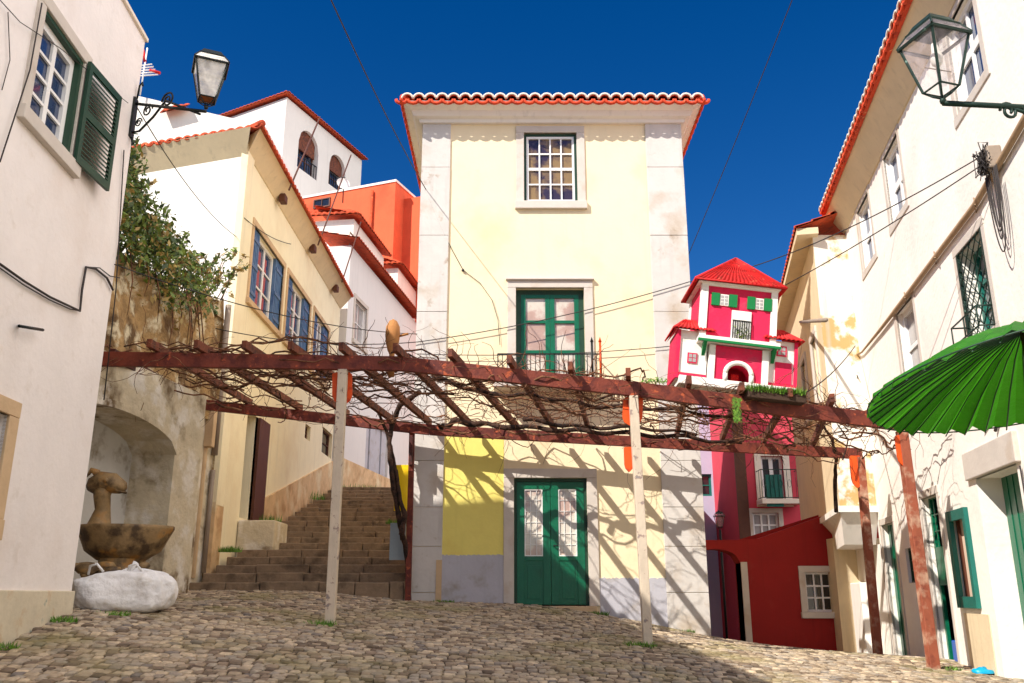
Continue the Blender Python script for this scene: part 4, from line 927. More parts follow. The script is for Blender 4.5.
# ------------------------------------------------------------------ right building
FW=Frame(4.07,0,9.8,-1)
root=empty('right_house',(6.5,13,-1),'long cream-white house down the right side with red tile eaves and green doors','house')
HR=FW.hit
def rr(l,lt,r,rt,lb): # left px,y mid ; right ; top y at left ; bottom y at left
    pass
ZR=7.72; Ue=17.55
def opn(lx,ly_top,rx,ry_top,lx2,ly_bot):
    """opening from pixel of far-top corner, near-top corner and far-bottom corner"""
    a,zt_=HR(lx,ly_top); b,zt2=HR(rx,ry_top); _,zb_=HR(lx2,ly_bot); return (min(a,b),max(a,b),zb_,(zt_+zt2)/2)
W1=opn(883,158,897,134,890,229); W2=opn(857,212,868,192,862,268); W0=opn(950,62,975,12,958,142)
Wm=opn(896,316,912,294,903,392); Wl=opn(957,257,981,226,972,345); Wn=opn(1004,0,1024,-50,1012,36)
W0=(W0[0],W0[1],W1[2],W1[3]); W2=(W2[0],W2[1],W1[2],W1[3])
d1=opn(882,526,893,522,890,642); d2=opn(922,499,937,494,938,642); sw=opn(905,549,912,547,908,583); tw_=opn(951,517,967,511,962,604)
dp=opn(976,480,1016,462,986,680)
d1=(d1[0],d1[1],-1.6,d1[3]); d2=(d2[0],d2[1],-1.6,d2[3]); dp=(dp[0],dp[1],-1.8,dp[3])
print('R',W1,W2,W0,Wm,Wl,Wn,d1,d2,sw,tw_,dp)
holes=[W1+(.2,),W2+(.2,),W0+(.2,),Wm+(.2,),Wl+(.25,),d1+(.15,),d2+(.15,),sw+(.12,),tw_+(.12,),dp+(.36,)]
mb=wall_mb(FW,-3,Ue,-2.6,ZR,holes)
shell(mb,FW,-3,Ue,-2.6,ZR,7,True,True)
mb.build('wall',M['right_plaster'],root)
for W in (W1,W2,W0): window(root,FW,*W,2,2,.08,'white_paint','glass_blue',.09,.06,'sash_window',True); surround(root,FW,*W,.13,M['surround'],.015,False)
window(root,FW,*Wm,1,2,.1,'white_paint','glass_grey',.08,.07,'sash_window'); surround(root,FW,*Wm,.13,M['surround'],.015,False)
window(root,FW,*Wl,2,3,.2,'teal_paint','glass_grey',.1,.05,'window'); surround(root,FW,*Wl,.12,M['surround'],.015,False)
# lattice grille
mb=MB(); a,b,c_,d_=Wl
for i in range(-6,8):
    for s_ in (1,-1):
        pts=[]
        for k_ in range(31):
            t=k_/30; u=a+(b-a)*(i/4+t*s_*1.6 + (0 if s_>0 else 1.0)); z=c_+(d_-c_)*t
            if a<=u<=b: pts.append(FW(u,.0 if s_>0 else .012,z))
        if len(pts)>1: mb.tube(pts,.008,4)
mb.box(FW,a,a+.04,-.02,.02,c_,d_); mb.box(FW,b-.04,b,-.02,.02,c_,d_)
mb.tube([FW(a,0,c_+.25),FW(a,.2,c_+.25),FW(b,.2,c_+.25),FW(b,0,c_+.25)],.012,5); mb.tube([FW(a,0,c_),FW(a,.2,c_),FW(b,.2,c_),FW(b,0,c_)],.012,5)
for u in (a,b,(a+b)/2): mb.tube([FW(u,.2,c_),FW(u,.2,c_+.25)],.01,5)
mb.build('iron_grille',M['green_iron'],root)
for (o4,rec) in ((d1,.1),(d2,.09)):
    a,b,c_,d_=o4; mb=MB()
    if o4 is d1:
        mb.box(FW,a,b,-rec-.05,-rec,c_,d_)
        for q in (1,2,3): u=a+(b-a)*q/4; mb.box(FW,u-.008,u+.008,-rec,-rec+.012,c_,d_)
    else:
        mb.box(FW,a,b,-rec-.05,-rec,c_+1.75,d_-.75); mb.box(FW,a,a+.07,-rec-.05,-rec,c_,d_); mb.box(FW,b-.07,b,-rec-.05,-rec,c_,d_)
        for q in range(1,4): u=a+(b-a)*q/4; mb.box(FW,u-.012,u+.012,-rec-.03,-rec-.01,d_-.75,d_)
        for q in range(0,3): z=d_-.75*q/3; mb.box(FW,a,b,-rec-.03,-rec-.012,z-.02,z)
    d=mb.build('door_leaf',M['green_paint'],root)
    surround(root,FW,a,b,c_,d_,.12,M['surround'],.02,False,bottom=False)
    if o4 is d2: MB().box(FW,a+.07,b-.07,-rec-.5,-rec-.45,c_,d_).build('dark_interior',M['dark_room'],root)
window(root,FW,*sw,2,3,.05,'dark_green','glass_dark',.04,.02); 
a,b,c_,d_=tw_
window(root,FW,a,b,c_,d_,1,1,.05,'brown_paint','curtain',.05,.03)
mb=MB(); 
mb.box(FW,a-.04,a+.06,0,.06,c_-.05,d_+.06); mb.box(FW,b-.08,b+.06,0,.06,c_-.05,d_+.06); mb.box(FW,a+.06,b-.08,0,.055,d_-.08,d_+.06); mb.box(FW,a+.06,b-.08,0,.055,c_-.05,c_+.1); mb.build('shutter_frame',M['teal_paint'],root)
a,b,c_,d_=dp
mb=MB(); mb.box(FW,a+.02,b-.02,-.36,-.3,c_,d_)
for q in range(1,7): u=a+(b-a)*q/7; mb.box(FW,u-.01,u+.01,-.3,-.29,c_,d_)
mb.build('door_leaf',M['green_paint'],root)
MB().box(FW,a-.16,b+.25,-.05,.06,d_,d_+.36).build('lintel',M['surround'],root,.015)
mb=MB(); mb.tube([FW(a-.5+.9*t,.03,d_+.45+.25*math.sin(math.pi*t)) for t in [k_/14 for k_ in range(15)]],.02,6); mb.tube([FW(a-.6+1.4*t,.05,d_+.55+.15*math.sin(math.pi*t)) for t in [k_/14 for k_ in range(15)]],.012,6); mb.tube([FW(a-.18,.03,d_-.05),FW(a-.2,.03,d_-.9)],.01,5); mb.build('wall_wire',M['cable'],root)
MB().box(FW,dp[0]-3,tw_[1]-.1,.0,.0,0,0) if False else None
mb=MB(); mb.box(FW,11.95,12.95,-.05,.015,-2,tw_[2]-.12); mb.build('plinth',M['beige_plaster'],root)
# eaves
eo=.42; z=ZR
mb=MB(); mb.hexa([FW(-3,0,z-.35),FW(Ue,0,z-.35),FW(Ue,.03,z-.35),FW(-3,.03,z-.35),FW(-3,0,z+.2),FW(Ue+.1,0,z+.2),FW(Ue+.1,.36,z+.2),FW(-3,.36,z+.2)])
mb.build('cornice',M['beige_plaster'],root)
mb=MB(); E0=FW(-3,eo,z+.24); E1=FW(Ue+.12,eo,z+.24); tiled(mb,E0,E1,FW(-3,-2.5,z+1.2),FW(Ue+.12,-2.5,z+1.2),.22); rf=mb.build('roof',M['red_tile'],root)
mb=MB(); mbl=MB()
nn=int((E1-E0).length/.22)
for i in range(nn):
    g=E0.lerp(E1,(i+.5)/nn); d_=(E1-E0).normalized(); nrm=Vector((FW.n[0],FW.n[1],0))
    mb.tube([g+nrm*.0+d_*math.cos(t)*.1+Vector((0,0,-math.sin(t)*.06-.02)) for t in [math.pi*k_/5 for k_ in range(6)]],.028,5)
    mbl.tube([g+nrm*.02+d_*math.cos(t)*.1+Vector((0,0,math.sin(t)*.07)) for t in [math.pi*k_/6 for k_ in range(7)]],.02,5)
mb.box(FW,-3,Ue+.12,.34,.40,z+.14,z+.24)
mb.build('tile_underlip',M['red_tile'],rf); mbl.build('tile_lip',M['lime'],rf,label='pale sunlit tile ends')
# cable trunk along the wall
pts=[onf(FW,*p,.05) for p in ((1100,-12),(1024,120),(1003,157),(975,205),(935,258),(905,298),(880,330),(862,352),(851,358))]
mb=MB(); mb.tube(pts,[.04]*6+[.03,.02,.015],7)
pts=[onf(FW,*p,.1) for p in ((851,358),(840,362),(846,378),(858,378),(851,358))]; mb.tube(pts,.012,5)
for px,py in ((975,205),(935,258),(905,298)): a=onf(FW,px,py,.0); mb.tube([a+Vector((0,0,.1)),onf(FW,px,py,.09),a-Vector((0,0,.1))],.01,4)
mb.build('cable_trunk',M['beige_cable'],root)
# junction box and loops
u,zj=HR(990,160,.1); c_=FW(u,.1,zj)
r_=empty('cable_junction',FW(u,0,zj-1),'tangle of cables hanging from a junction box on the right house wall','cable box')
MB().box(FW,u-.11,u+.11,0,.16,zj-.14,zj+.14).build('box',M['pipe'],r_,.02)
mb=MB(); random.seed(9)
for i in range(16):
    p=[FW(u+U(-.14,.14),.12+U(0,.12),zj+U(-.2,.2)) for _ in range(7)]; p.append(p[0]); mb.tube(p,.006,4)
for (w_,dpz) in ((.1,.85),(.18,1.0),(.05,.7),(.14,.75)):
    mb.tube([FW(u+w_*math.cos(t)-.02,.12,zj-.15-dpz*math.sin(t)**.8 if math.sin(t)>0 else zj-.15) for t in [math.pi*k_/16 for k_ in range(17)]],.008,5)
mb.build('loop',M['cable'],r_)
# ------------------------------------------------------------------ far wing of the right side, corbelled out over the lane
A=Vector((6.33,17.2,0)); B=FW(17.45,-.02,0); C_=Vector((6.33+.2126*7,24.2,0)); D_=Vector((9.5,24.8,0))
root=empty('peeling_house',(7,18,-1),'peeling white and ochre house wing jutting out over the lane at right','house')
FCL=Frame(A.x,A.y,12,-1); dAB=(B-A); FCF=Frame(A.x,A.y,math.degrees(math.atan2(dAB.x,dAB.y)),1)
zlo,zhi=1.54,7.3
wl1=(.9,1.7,4.0,5.4); wl2=(.9,1.7,6.0,6.9); wl3=(3.0,3.8,4.0,5.4)
mb=MB(); mb.add([A+Vector((0,0,zlo)),B+Vector((0,0,zlo)),B+Vector((0,0,zhi)),A+Vector((0,0,zhi))],[(0,1,2,3)])
mb.build('front_wall',M['peeled_plaster'],root)
mb=wall_mb(FCL,0,7.2,zlo,zhi,[wl1+(.2,),wl3+(.2,)])
mb.add([A+Vector((0,0,zlo)),B+Vector((0,0,zlo)),D_+Vector((0,0,zlo)),C_+Vector((0,0,zlo))],[(0,1,2,3)])
mb.add([A+Vector((0,0,zhi)),B+Vector((0,0,zhi)),D_+Vector((0,0,zhi)),C_+Vector((0,0,zhi))],[(0,1,2,3)])
mb.build('side_wall',M['beige_plaster'],root)
for W in (wl1,wl3): window(root,FCL,*W,2,2,.08,'white_paint','glass_dark'); surround(root,FCL,*W,.14,M['surround'],.04,True)
mb=MB(); tiled(mb,FCL(-.25,.35,zhi+.1),FCL(7.5,.35,zhi+.1),FCL(-.25,-1.8,zhi+.8),FCL(7.5,-1.8,zhi+.8),.22); mb.build('roof',M['tile'],root)
MB().box(FCL,-.2,7.3,-.1,.33,zhi-.05,zhi+.09).build('cornice',M['beige_plaster'],root)
# corbels under the overhang and moulded band
mb=MB(); mb.hexa([A+Vector((.12,.3,.95)),B+Vector((.0,.3,.95)),D_+Vector((0,0,.95)),C_+Vector((.5,0,.95)),A+Vector((0,0,zlo)),B+Vector((0,0,zlo)),D_+Vector((0,0,zlo)),C_+Vector((0,0,zlo))])
mb.build('corbel',M['white_plaster'],root)
mb=MB(); mb.box(FCL,-.03,7.2,-.05,.05,zlo,zlo+.12); mb.box(FCF,-.05,dAB.length,-.05,.06,zlo,zlo+.12); mb.build('string_course',M['white_plaster'],root)
mb=MB(); mb.wbox(6.98,9.5,19.6,24,-2.5,1.2); mb.build('lower_wall',M['beige_plaster'],root)
mb=wall_mb(FW,17.45,20,-2.5,.95,[]); mb.build('lane_wall',M['right_plaster'],root)
MB().box(FW,18.3,19.3,0,.3,-2.2,.25).build('white_stub_wall',M['white_plaster'],root,.02)
# small lamp on the wing
p=onf(FCL,812,232,.25)
# ------------------------------------------------------------------ red lane wall with arch
FQ=Frame(0,20,90)
root=empty('red_house',(6,20,-1.2),'deep red wall with a white window and stone arch beyond the yellow house','house')
HQ=FQ.hit
q0=HQ(700,560)[0]-.6; q1=8.2; ar=(HQ(706,600)[0]-.3,HQ(743,600)[0],-2.5,HQ(725,549)[1])
rw=rect(FQ,806,572,834,612)
def ztq(u):
    a=HQ(755,537)[0]; z_a=HQ(745,540)[1]; z_b=HQ(806,522)[1]; b=HQ(806,522)[0]
    return z_a if u<a else z_a+(z_b-z_a)*(u-a)/(b-a)
mb=wall_mb(FQ,q0,q1,-2.6,ar[3]+.15,[ar+(.5,),rw+(.2,)])
for i in range(12):
    a=q0+(q1-q0)*i/12; b=q0+(q1-q0)*(i+1)/12
    mb.add([FQ(a,0,ar[3]+.15),FQ(b,0,ar[3]+.15),FQ(b,0,ztq(b)),FQ(a,0,ztq(a))],[(0,1,2,3)]); mb.add([FQ(a,0,ztq(a)),FQ(b,0,ztq(b)),FQ(b,-.5,ztq(b)),FQ(a,-.5,ztq(a))],[(0,1,2,3)])
mb.add([FQ(q0,-.5,-2.6),FQ(ar[0],-.5,-2.6),FQ(ar[0],-.5,ztq(0)),FQ(q0,-.5,ztq(0))],[(0,1,2,3)])
mb.add([FQ(ar[1],-.5,-2.6),FQ(q1,-.5,-2.6),FQ(q1,-.5,ztq(q1)),FQ(ar[1],-.5,ztq(ar[1]))],[(0,1,2,3)])
m_=(ar[0]+ar[1])/2; h_=(ar[1]-ar[0])/2
for i in range(12):
    t0=-1+2*i/12; t1=-1+2*(i+1)/12; f=lambda t: ar[3]-.3+.3*math.sqrt(max(0,1-t*t))
    mb.add([FQ(m_+h_*t0,0,f(t0)),FQ(m_+h_*t1,0,f(t1)),FQ(m_+h_*t1,0,ar[3]),FQ(m_+h_*t0,0,ar[3])],[(0,1,2,3)]); mb.add([FQ(m_+h_*t0,0,f(t0)),FQ(m_+h_*t1,0,f(t1)),FQ(m_+h_*t1,-.5,f(t1)),FQ(m_+h_*t0,-.5,f(t0))],[(0,1,2,3)])
mb.build('wall',M['red_wall'],root)
MB().box(FQ,ar[1]-.0,ar[1]+.14,-.45,.03,-2.5,ar[3]-.28).build('arch_jamb',M['surround'],root)
window(root,FQ,*rw,3,3,.08,'white_paint','glass_dark',.05,.035); surround(root,FQ,*rw,.13,M['surround'],.03)
# pink house
FP=Frame(0,27,90); HP=FP.hit
root=empty('pink_house',(8,27,-2),'pink house with a small balcony and white windows seen beyond the red wall','house')
l=HP(737,500)[0]; r=HP(806,500)[0]+4
pw1=rect(FP,762,456,784,500); pw2=rect(FP,753,513,779,537)
mb=wall_mb(FP,l,r,-3,6.4,[pw1+(.25,),pw2+(.2,)]); shell(mb,FP,l,r,-3,6.4,3); mb.build('wall',M['pink_wall'],root)
window(root,FP,*pw1,2,1,.12,'white_paint','glass_dark',.08,.05,mull=True); surround(root,FP,*pw1,.2,M['lime'],.03,False)
window(root,FP,*pw2,3,2,.05,'white_paint','glass_grey',.06,.05); surround(root,FP,*pw2,.14,M['surround'],.03)
bl=HP(757,502)[0]; br=HP(797,502)[0]
MB().box(FP,bl,br,0,.6,pw1[2]-.16,pw1[2]-.02).build('balcony_slab',M['lime'],root)
rail(root,FP,bl+.03,br-.03,.55,pw1[2]+.02,pw1[2]+.85,.12,'balcony_railing','green_iron',.5)
mb=MB(); mb.box(FP,bl+.15,bl+.65,.5,.53,pw1[2]-.25,pw1[2]+.7); mb.build('hanging_cloth',M['teal_paint'],root)
MB().box(FP,l,HP(748,500)[0],.0,.05,.9,6.3).build('dark_pilaster',M['brown_paint'],root)
MB().box(FP,-6,0,0,0,0,0) if False else None
FV=Frame(0,30,90); l=FV.hit(696,500)[0]-1; r=FV.hit(740,500)[0]+.3
root=empty('lavender_house',(7,30,-2),'pale lavender house at the far end of the lane','house')
vw=rect(FV,699,474,712,496)
mb=wall_mb(FV,l,r,-4,7.4,[vw+(.2,)]); shell(mb,FV,l,r,-4,7.4,3); mb.build('wall',M['lavender'],root)
window(root,FV,*vw,1,2,.1,'teal_paint','glass_dark',.07,.04)
mb=MB(); p=atY(722,560,25); root=empty('lane_lamp',(p.x,25,-2.2),'small dark lamp post standing in the lane before the lavender house','street lamp')
t=atY(722,530,25); mb.tube([(p.x,25,-2.2),(p.x,25,t.z)],.035,6); mb.build('post',M['iron'],root)
lantern(root,Vector((p.x,25,t.z+.08)),.3,M['lantern_clear'],M['iron'])
# things in the passage
random.seed(3)
# ------------------------------------------------------------------ pergola
root=empty('pergola',(0,14,-.5),'rust red pergola on tall posts spanning the little square in front of the yellow house','pergola')
YF=12.0
def bz(px,py,Y): return atY(px,py,Y)
FRN=[atY(*q,YF) for q in ((96,359),(402,364),(640,390),(903,424))]
BKN=[atY(198,404,16.0),atY(430,430,15.9),atY(640,442,15.75),atY(862,454,15.6)]
def chain(pts,w_,h_,name):
    for a,b in zip(pts,pts[1:]):
        d_=(b-a).normalized(); MB().beam(a,b-d_*.004,w_,h_).build(name,M['red_steel'],root,.006)
chain(FRN,.09,.205,'front_beam'); chain(BKN,.08,.19,'back_beam')
def along(pts,x):
    for a,b in zip(pts,pts[1:]):
        if x<=b.x or b is pts[-1]: return a.lerp(b,(x-a.x)/(b.x-a.x))
def zfront(x): return along(FRN,x).z
pa=BKN[0]
def back_pt(x): return along(BKN,x)
MB().beam(atY(112,354,12.1),pa+Vector((.06,-.1,-.02)),.08,.16).build('side_beam',M['dark_rust'],root,.006)
MB().beam(pa+Vector((.02,-.02,.1)),pa+Vector((.02,-.02,-.42)),.16,.12,(0,1,0)).build('beam_bracket',M['dark_rust'],root,.01)
# rafters: measured front end and back end
raf=[((149,342),(245,415)),((196,342),(297,417)),((244,343),(345,421)),((290,343),(389,424)),((341,343),(429,427)),((395,346),(471,430)),((450,352),(518,439)),((509,358),(556,439)),((570,364),(590,440)),((628,369),(632,444)),((689,376),(677,442)),((742,384),(722,444)),((790,389),(763,446)),((832,395),(812,448))]
for f,b in raf:
    A=atY(f[0],f[1],YF-.28); B_=atY(b[0],b[1],15.9)
    A.z=zfront(A.x)+.17
    q=back_pt(B_.x); B2=Vector((q.x,q.y+.22,q.z+.17))
    MB().beam(A,B2,.07,.12).build('rafter',M['rafter_wood'],root,.006)
# posts
def post(x0,x1,Y,ztop,m,w_=.13,name='post'):
    z0=gz(x0,Y)-.05
    return MB().beam((x0,Y,z0),(x1,Y,ztop),w_,w_,(0,1,0)).build(name,M[m],root,.008)
p=atY(330,625,YF); t=atY(343,372,YF); post(p.x,t.x,YF,zfront(t.x)-.1,'post_paint',.125)
p=atY(648,645,YF); t=atY(633,390,YF); post(p.x,t.x,YF,zfront(t.x)-.1,'post_paint',.12)
p=atY(934,670,YF); t=atY(902,434,YF); post(p.x,t.x,YF,zfront(t.x)-.1,'post_red',.13)
p=atY(408,600,16.02); t=atY(412,436,16.02); post(p.x,t.x,16.02,t.z+.05,'red_steel',.1)
p=atY(878,655,15.6); t=atY(860,460,15.6); post(p.x,t.x,15.6,t.z+.05,'post_red',.13)
p=atY(832,500,15.4)
# orange side plates on the posts
def plate(px0,py0,px1,py1,Y,wpx,off):
    a=atY(px0,py0,Y); b=atY(px1,py1,Y); w_=wpx/860*Y; poly=[]
    d_=(b-a); 
    for (t,s_) in ((0,.75),(.05,1),(.7,1),(.86,.8),(.95,.4),(1,.1)): poly.append(a+d_*t+Vector((w_/2*s_,0,0)))
    for (t,s_) in ((1,.1),(.95,.4),(.86,.8),(.7,1),(.05,1),(0,.75)): poly.append(a+d_*t-Vector((w_/2*s_,0,0)))
    MB().prism([q+Vector((0,off,0)) for q in poly],(0,.03,0)).build('post_plate',M['orange_plate'],root)
plate(341,371,341,404,YF,20,.08)
plate(634,396,633,425,YF,20,.08); plate(629,446,630,471,YF,9,.07)
plate(854,456,857,488,15.6,11,-.05); plate(898,436,902,466,YF,9,-.05)
MB().beam(atY(412,436,15.98),atY(411,466,15.98),.2,.06).build('post_plate',M['dark_rust'],root,.01)
# vine canes
vr=empty('grapevine',(-1.5,15.9,-.1),'bare leafless grapevine tangled over the pergola beams','plant')
random.seed(21)
def plane_pt(x,y,dz=0):
    """point on the pergola plane"""
    t=(y-YF)/(15.8-YF); z0=zfront(x); z1=back_pt(x).z; return Vector((x,y,z0+(z1-z0)*t+dz))
for k_ in range(90):
    pts=[]; x=U(-5.6,5.6); y=U(12.0,15.8) if rnd()<.7 else U(12,13); a=U(-.5,.5)+(0 if rnd()<.6 else math.pi); n=random.randint(14,30); dz=U(-.14,.3)
    for i in range(n):
        pts.append(plane_pt(x,y,dz)); x+=.16*math.cos(a); y+=.13*math.sin(a); a+=U(-.55,.55); dz+=U(-.07,.07); dz=max(-.2,min(.42,dz))
        x=max(-5.9,min(5.8,x)); 
        if y>15.9 or y<11.9: a=-a; y=max(11.9,min(15.9,y))
    r0=U(.008,.022); MBv=MB() if k_%30==0 else MBv
    MBv.tube(pts,[r0*(1-.6*i/n) for i in range(n)],5)
    if k_%30==29: MBv.build('cane',M['vine'],vr)
# fine twigs
mb=MB()
for k_ in range(820):
    x=U(-5.7,5.6); y=U(11.85,13.2) if rnd()<.5 else U(12,15.9); p=plane_pt(x,y,U(-.05,.15)); d=Vector((U(-1,1),U(-.5,.5),U(-.35,.75))).normalized(); pts=[p]; L_=U(.3,1.1); n=8
    if x<-3 and rnd()<.4: continue
    for i in range(n): d=(d+Vector((U(-.6,.6),U(-.5,.5),U(-.55,.4)))).normalized(); p=p+d*L_/n; pts.append(p)
    r0=U(.004,.008); mb.tube(pts,[r0*(1-.6*i/n) for i in range(n+1)],4)
tag(mb.build('twigs',M['vine'],vr),kind='stuff')
# heavy old trunks lying along the top
mb=MB()
for (pp,r0) in (([(-1.3,15.7,0),(-1.0,15.3,.05),(-.3,15.2,.0),(.8,15.05,-.02),(1.8,15.1,.0),(3.0,15.1,.02),(4.2,15.2,-.02)],.05),([(.2,14.9,.08),(1.2,15.2,.08),(2.2,14.95,.1),(3.4,15.1,.08)],.038),([(-1.2,13,.15),(-.4,13.3,.05),(.4,13.4,.12),(1.3,13.2,.0),(2.3,13.4,.1),(3.6,13.1,.02)],.035)):
    pts=[]
    for i in range(len(pp)-1):
        for s_ in range(6):
            t=s_/6; a=plane_pt(pp[i][0],pp[i][1],pp[i][2]); b=plane_pt(pp[i+1][0],pp[i+1][1],pp[i+1][2]); pts.append(a.lerp(b,t)+Vector((0,.05*math.sin(s_*1.1+i*2),.035*math.sin(s_*1.3+i*1.7))))
    mb.tube(pts,[r0*(1-.35*i/len(pts))*U(.85,1.15) for i in range(len(pts))],8)
# left trunk rising beside the back post
def trunk(lst,Y,r):
    global mb
    pts=[]; L_=[atY(a,b,Y+dy) for a,b,dy in lst]
    for i in range(len(L_)-1):
        for s_ in range(4): pts.append(L_[i].lerp(L_[i+1],s_/4)+Vector((U(-.008,.008),U(-.008,.008),0)))
    pts.append(L_[-1]); rr_=[r[0]+(r[1]-r[0])*i/len(pts) for i in range(len(pts))]; mb.tube(pts,[q*U(.85,1.15) for q in rr_],8)
trunk([(409,600,.3),(408,570,.25),(405,545,.15),(399,520,-.05),(394,490,-.1),(391,466,-.1),(389,445,0),(392,425,0),(400,405,-.2),(420,392,-.6)],15.8,(.04,.048))
trunk([(403,540,.05),(397,505,0),(396,478,.05),(392,452,.05),(386,430,.05),(378,412,-.2)],15.75,(.045,.025))
trunk([(401,535,-.03),(405,515,0),(400,500,0),(396,470,0)],15.7,(.05,.03))
trunk([(836,512,.9),(835,480,.6),(836,460,.3),(832,440,0),(820,420,-.4),(800,410,-.8)],15.4,(.035,.02))
trunk([(843,460,0),(848,440,0),(838,425,-.3)],15.3,(.015,.01))
mb.build('trunk',M['vine_dark'],vr)
# finial ornament
p=atY(392,352,12.9); mb=MB(); q=Vector((p.x,12.9,plane_pt(p.x,12.9,.08).z)); h=atY(392,319,12.9).z-q.z
mb.lathe(q,[(.05,0),(.05,h*.25),(.04,h*.38),(.07,h*.45),(.1,h*.58),(.115,h*.72),(.105,h*.86),(.06,h*.96),(.001,h)],14)
mb.tube([q+Vector((.1,0,h*.7)),q+Vector((.24,0,h*.74))],.02,5)
mb.top('carved_finial',M['clay'],'rounded tan carved finial standing on top of the pergola left of the yellow house','ornament')
# ------------------------------------------------------------------ model house on the pergola
org=atY(739,384,12.15); tl_=R(7)
def MH(u,n,h):
    u*=.93; n*=.93; h*=.95   # u right, n towards the viewer, h up; tilted with the pergola slope
    return org+Vector((u*math.cos(tl_)+h*math.sin(tl_),-n,-u*math.sin(tl_)+h*math.cos(tl_)))
root=empty('model_house',org,'bright pink model house with red roofs and green shutters standing on top of the pergola','model house')
mb=MB(); mb.box(MH,-.92,.86,-1.0,.04,-.1,.03); mb.build('base_board',M['white_model'],root,.01)
mb=MB(); 
# lower storey with arch
hwA,hA=.17,.30; lo=(-.43,.39)
mb.box(MH,lo[0],-.02-hwA-.03,-.8,0,.0,.56); mb.box(MH,-.02+hwA+.03,lo[1],-.8,0,.0,.56); mb.box(MH,-.02-hwA-.03,-.02+hwA+.03,-.8,0,hA+.05,.56); mb.box(MH,-.3,.3,-.8,-.6,0,.4)
for i in range(10):
    t0=math.pi*i/10; t1=math.pi*(i+1)/10; rA_=hwA+.03
    u_a,u_b=-.02+math.cos(t0)*rA_,-.02+math.cos(t1)*rA_; z_a=.14+math.sin(t0)*(hA-.14+.02); z_b=.14+math.sin(t1)*(hA-.14+.02)
    mb.hexa([MH(u_b,-.3,z_b),MH(u_a,-.3,z_a),MH(u_a,0,z_a),MH(u_b,0,z_b),MH(u_b,-.3,hA+.06),MH(u_a,-.3,hA+.06),MH(u_a,0,hA+.06),MH(u_b,0,hA+.06)])
mb.build('lower_wall',M['pink_model'],root)
mb=MB(); mb.tube([MH(-.02+math.cos(t)*(hwA+.03),.01,.14+math.sin(t)*(hA-.12)) for t in [math.pi*k_/14 for k_ in range(15)]],.035,7); mb.tube([MH(-.02-hwA-.03,.01,.14),MH(-.02-hwA-.03,.01,.02)],.035,7); mb.tube([MH(-.02+hwA+.03,.01,.14),MH(-.02+hwA+.03,.01,.02)],.035,7)
mb.build('arch_moulding',M['white_model'],root)
mb=MB(); mb.box(MH,-.06,.06,-.35,-.3,.02,.22); mb.build('door',M['red_model'],root)
MB().box(MH,-.65,.52,-.95,0,.66,1.54).build('upper_wall',M['pink_model'],root)
mb=MB()
for (a,b,c_,d_) in ((.43,.53,.62,1.54),(-.48,-.39,0.02,.56),(.33,.43,.02,.56)): MB().box(MH,a,b,-.1,.025,c_,d_).build('corner_post',M['white_model'],root)
mb.box(MH,-.66,-.555,-.1,.025,.62,1.54)
mb.box(MH,-.66,.53,-.04,.02,1.5,1.56); mb.box(MH,-.67,-.65,-.97,-.85,.62,1.54)
mb.build('corner_post',M['white_model'],root)
mb=MB(); mb.box(MH,-.68,.56,-.9,.16,.58,.655); bal=mb.build('balcony_slab',M['white_model'],root)
mb=MB(); mb.box(MH,-.69,.57,.13,.175,.565,.60)
for s_,u in ((-1,-.6),(1,.46)): mb.prism([MH(u,.16,.565),MH(u,.0,.565),MH(u,.0,.37)],(.05,0,0))
mb.build('balcony_trim',M['green_model'],root)
for (u0,u1) in ((-.5,-.1),(.06,.44)):
    w_=(u1-u0); 
    wv=MB().box(MH,u0+w_*.33,u1-w_*.33,.0,.02,1.2,1.38).build('window',M['white_model'],root)
    mb=MB(); ua,ub=u0+w_*.35,u1-w_*.35
    for q in range(2):
        for g in range(3): mb.box(MH,ua+(ub-ua)*q/2+.006,ua+(ub-ua)*(q+1)/2-.006,.02,.023,1.21+.055*g,1.21+.055*g+.042)
    mb.build('pane',M['glass_grey'],wv)
    for a,b in ((u0,u0+w_*.31),(u1-w_*.31,u1)): MB().box(MH,a,b,.0,.035,1.19,1.39).build('shutter',M['green_model'],root)
mb=MB(); mb.box(MH,-.17,.13,.0,.03,.68,1.14); dwn=mb.build('balcony_door',M['white_model'],root)
mb=MB(); random.seed(2)
for i in range(9): mb.tube([MH(-.15+.28*i/8,.04,.68),MH(-.15+.28*i/8,.04,.98)],.006,4)
mb.tube([MH(-.16,.04,.98),MH(.12,.04,.98)],.008,4); mb.build('balcony_rail',M['iron'],root)
mb=MB(); leaves(mb,MH(-.02,.07,.78),(.13,.03,.14),90,.02); mb.build('potted_plant',M['leaf'],root)
def corr(P0,P1,Q0,Q1,n=None):
    mb=MB(); tiled(mb,P0,P1,Q0,Q1,.058,.3,.016,.004); return mb
e0,e1,e2,e3=MH(-.79,.14,1.55),MH(.63,.14,1.55),MH(.63,-1.05,1.55),MH(-.79,-1.05,1.55); ap=MH(-.06,-.42,2.16)
mb=MB()
for a,b in ((e0,e1),(e1,e2),(e2,e3),(e3,e0)): tiled(mb,a,b,ap-(b-a)*.002,ap+(b-a)*.002,.06,.3,.018,.004)
rf=mb.build('roof',M['red_model'],root)
mb=MB()
for a in (e0,e1,e2,e3): mb.tube([a,ap+Vector((0,0,.01))],.022,6)
mb.tube([e3,e0,e1,e2],.016,5); mb.build('roof_ridge',M['red_model'],rf)
MB().box(MH,-.72,.56,-1.0,.08,1.535,1.548).build('soffit',M['white_model'],root)
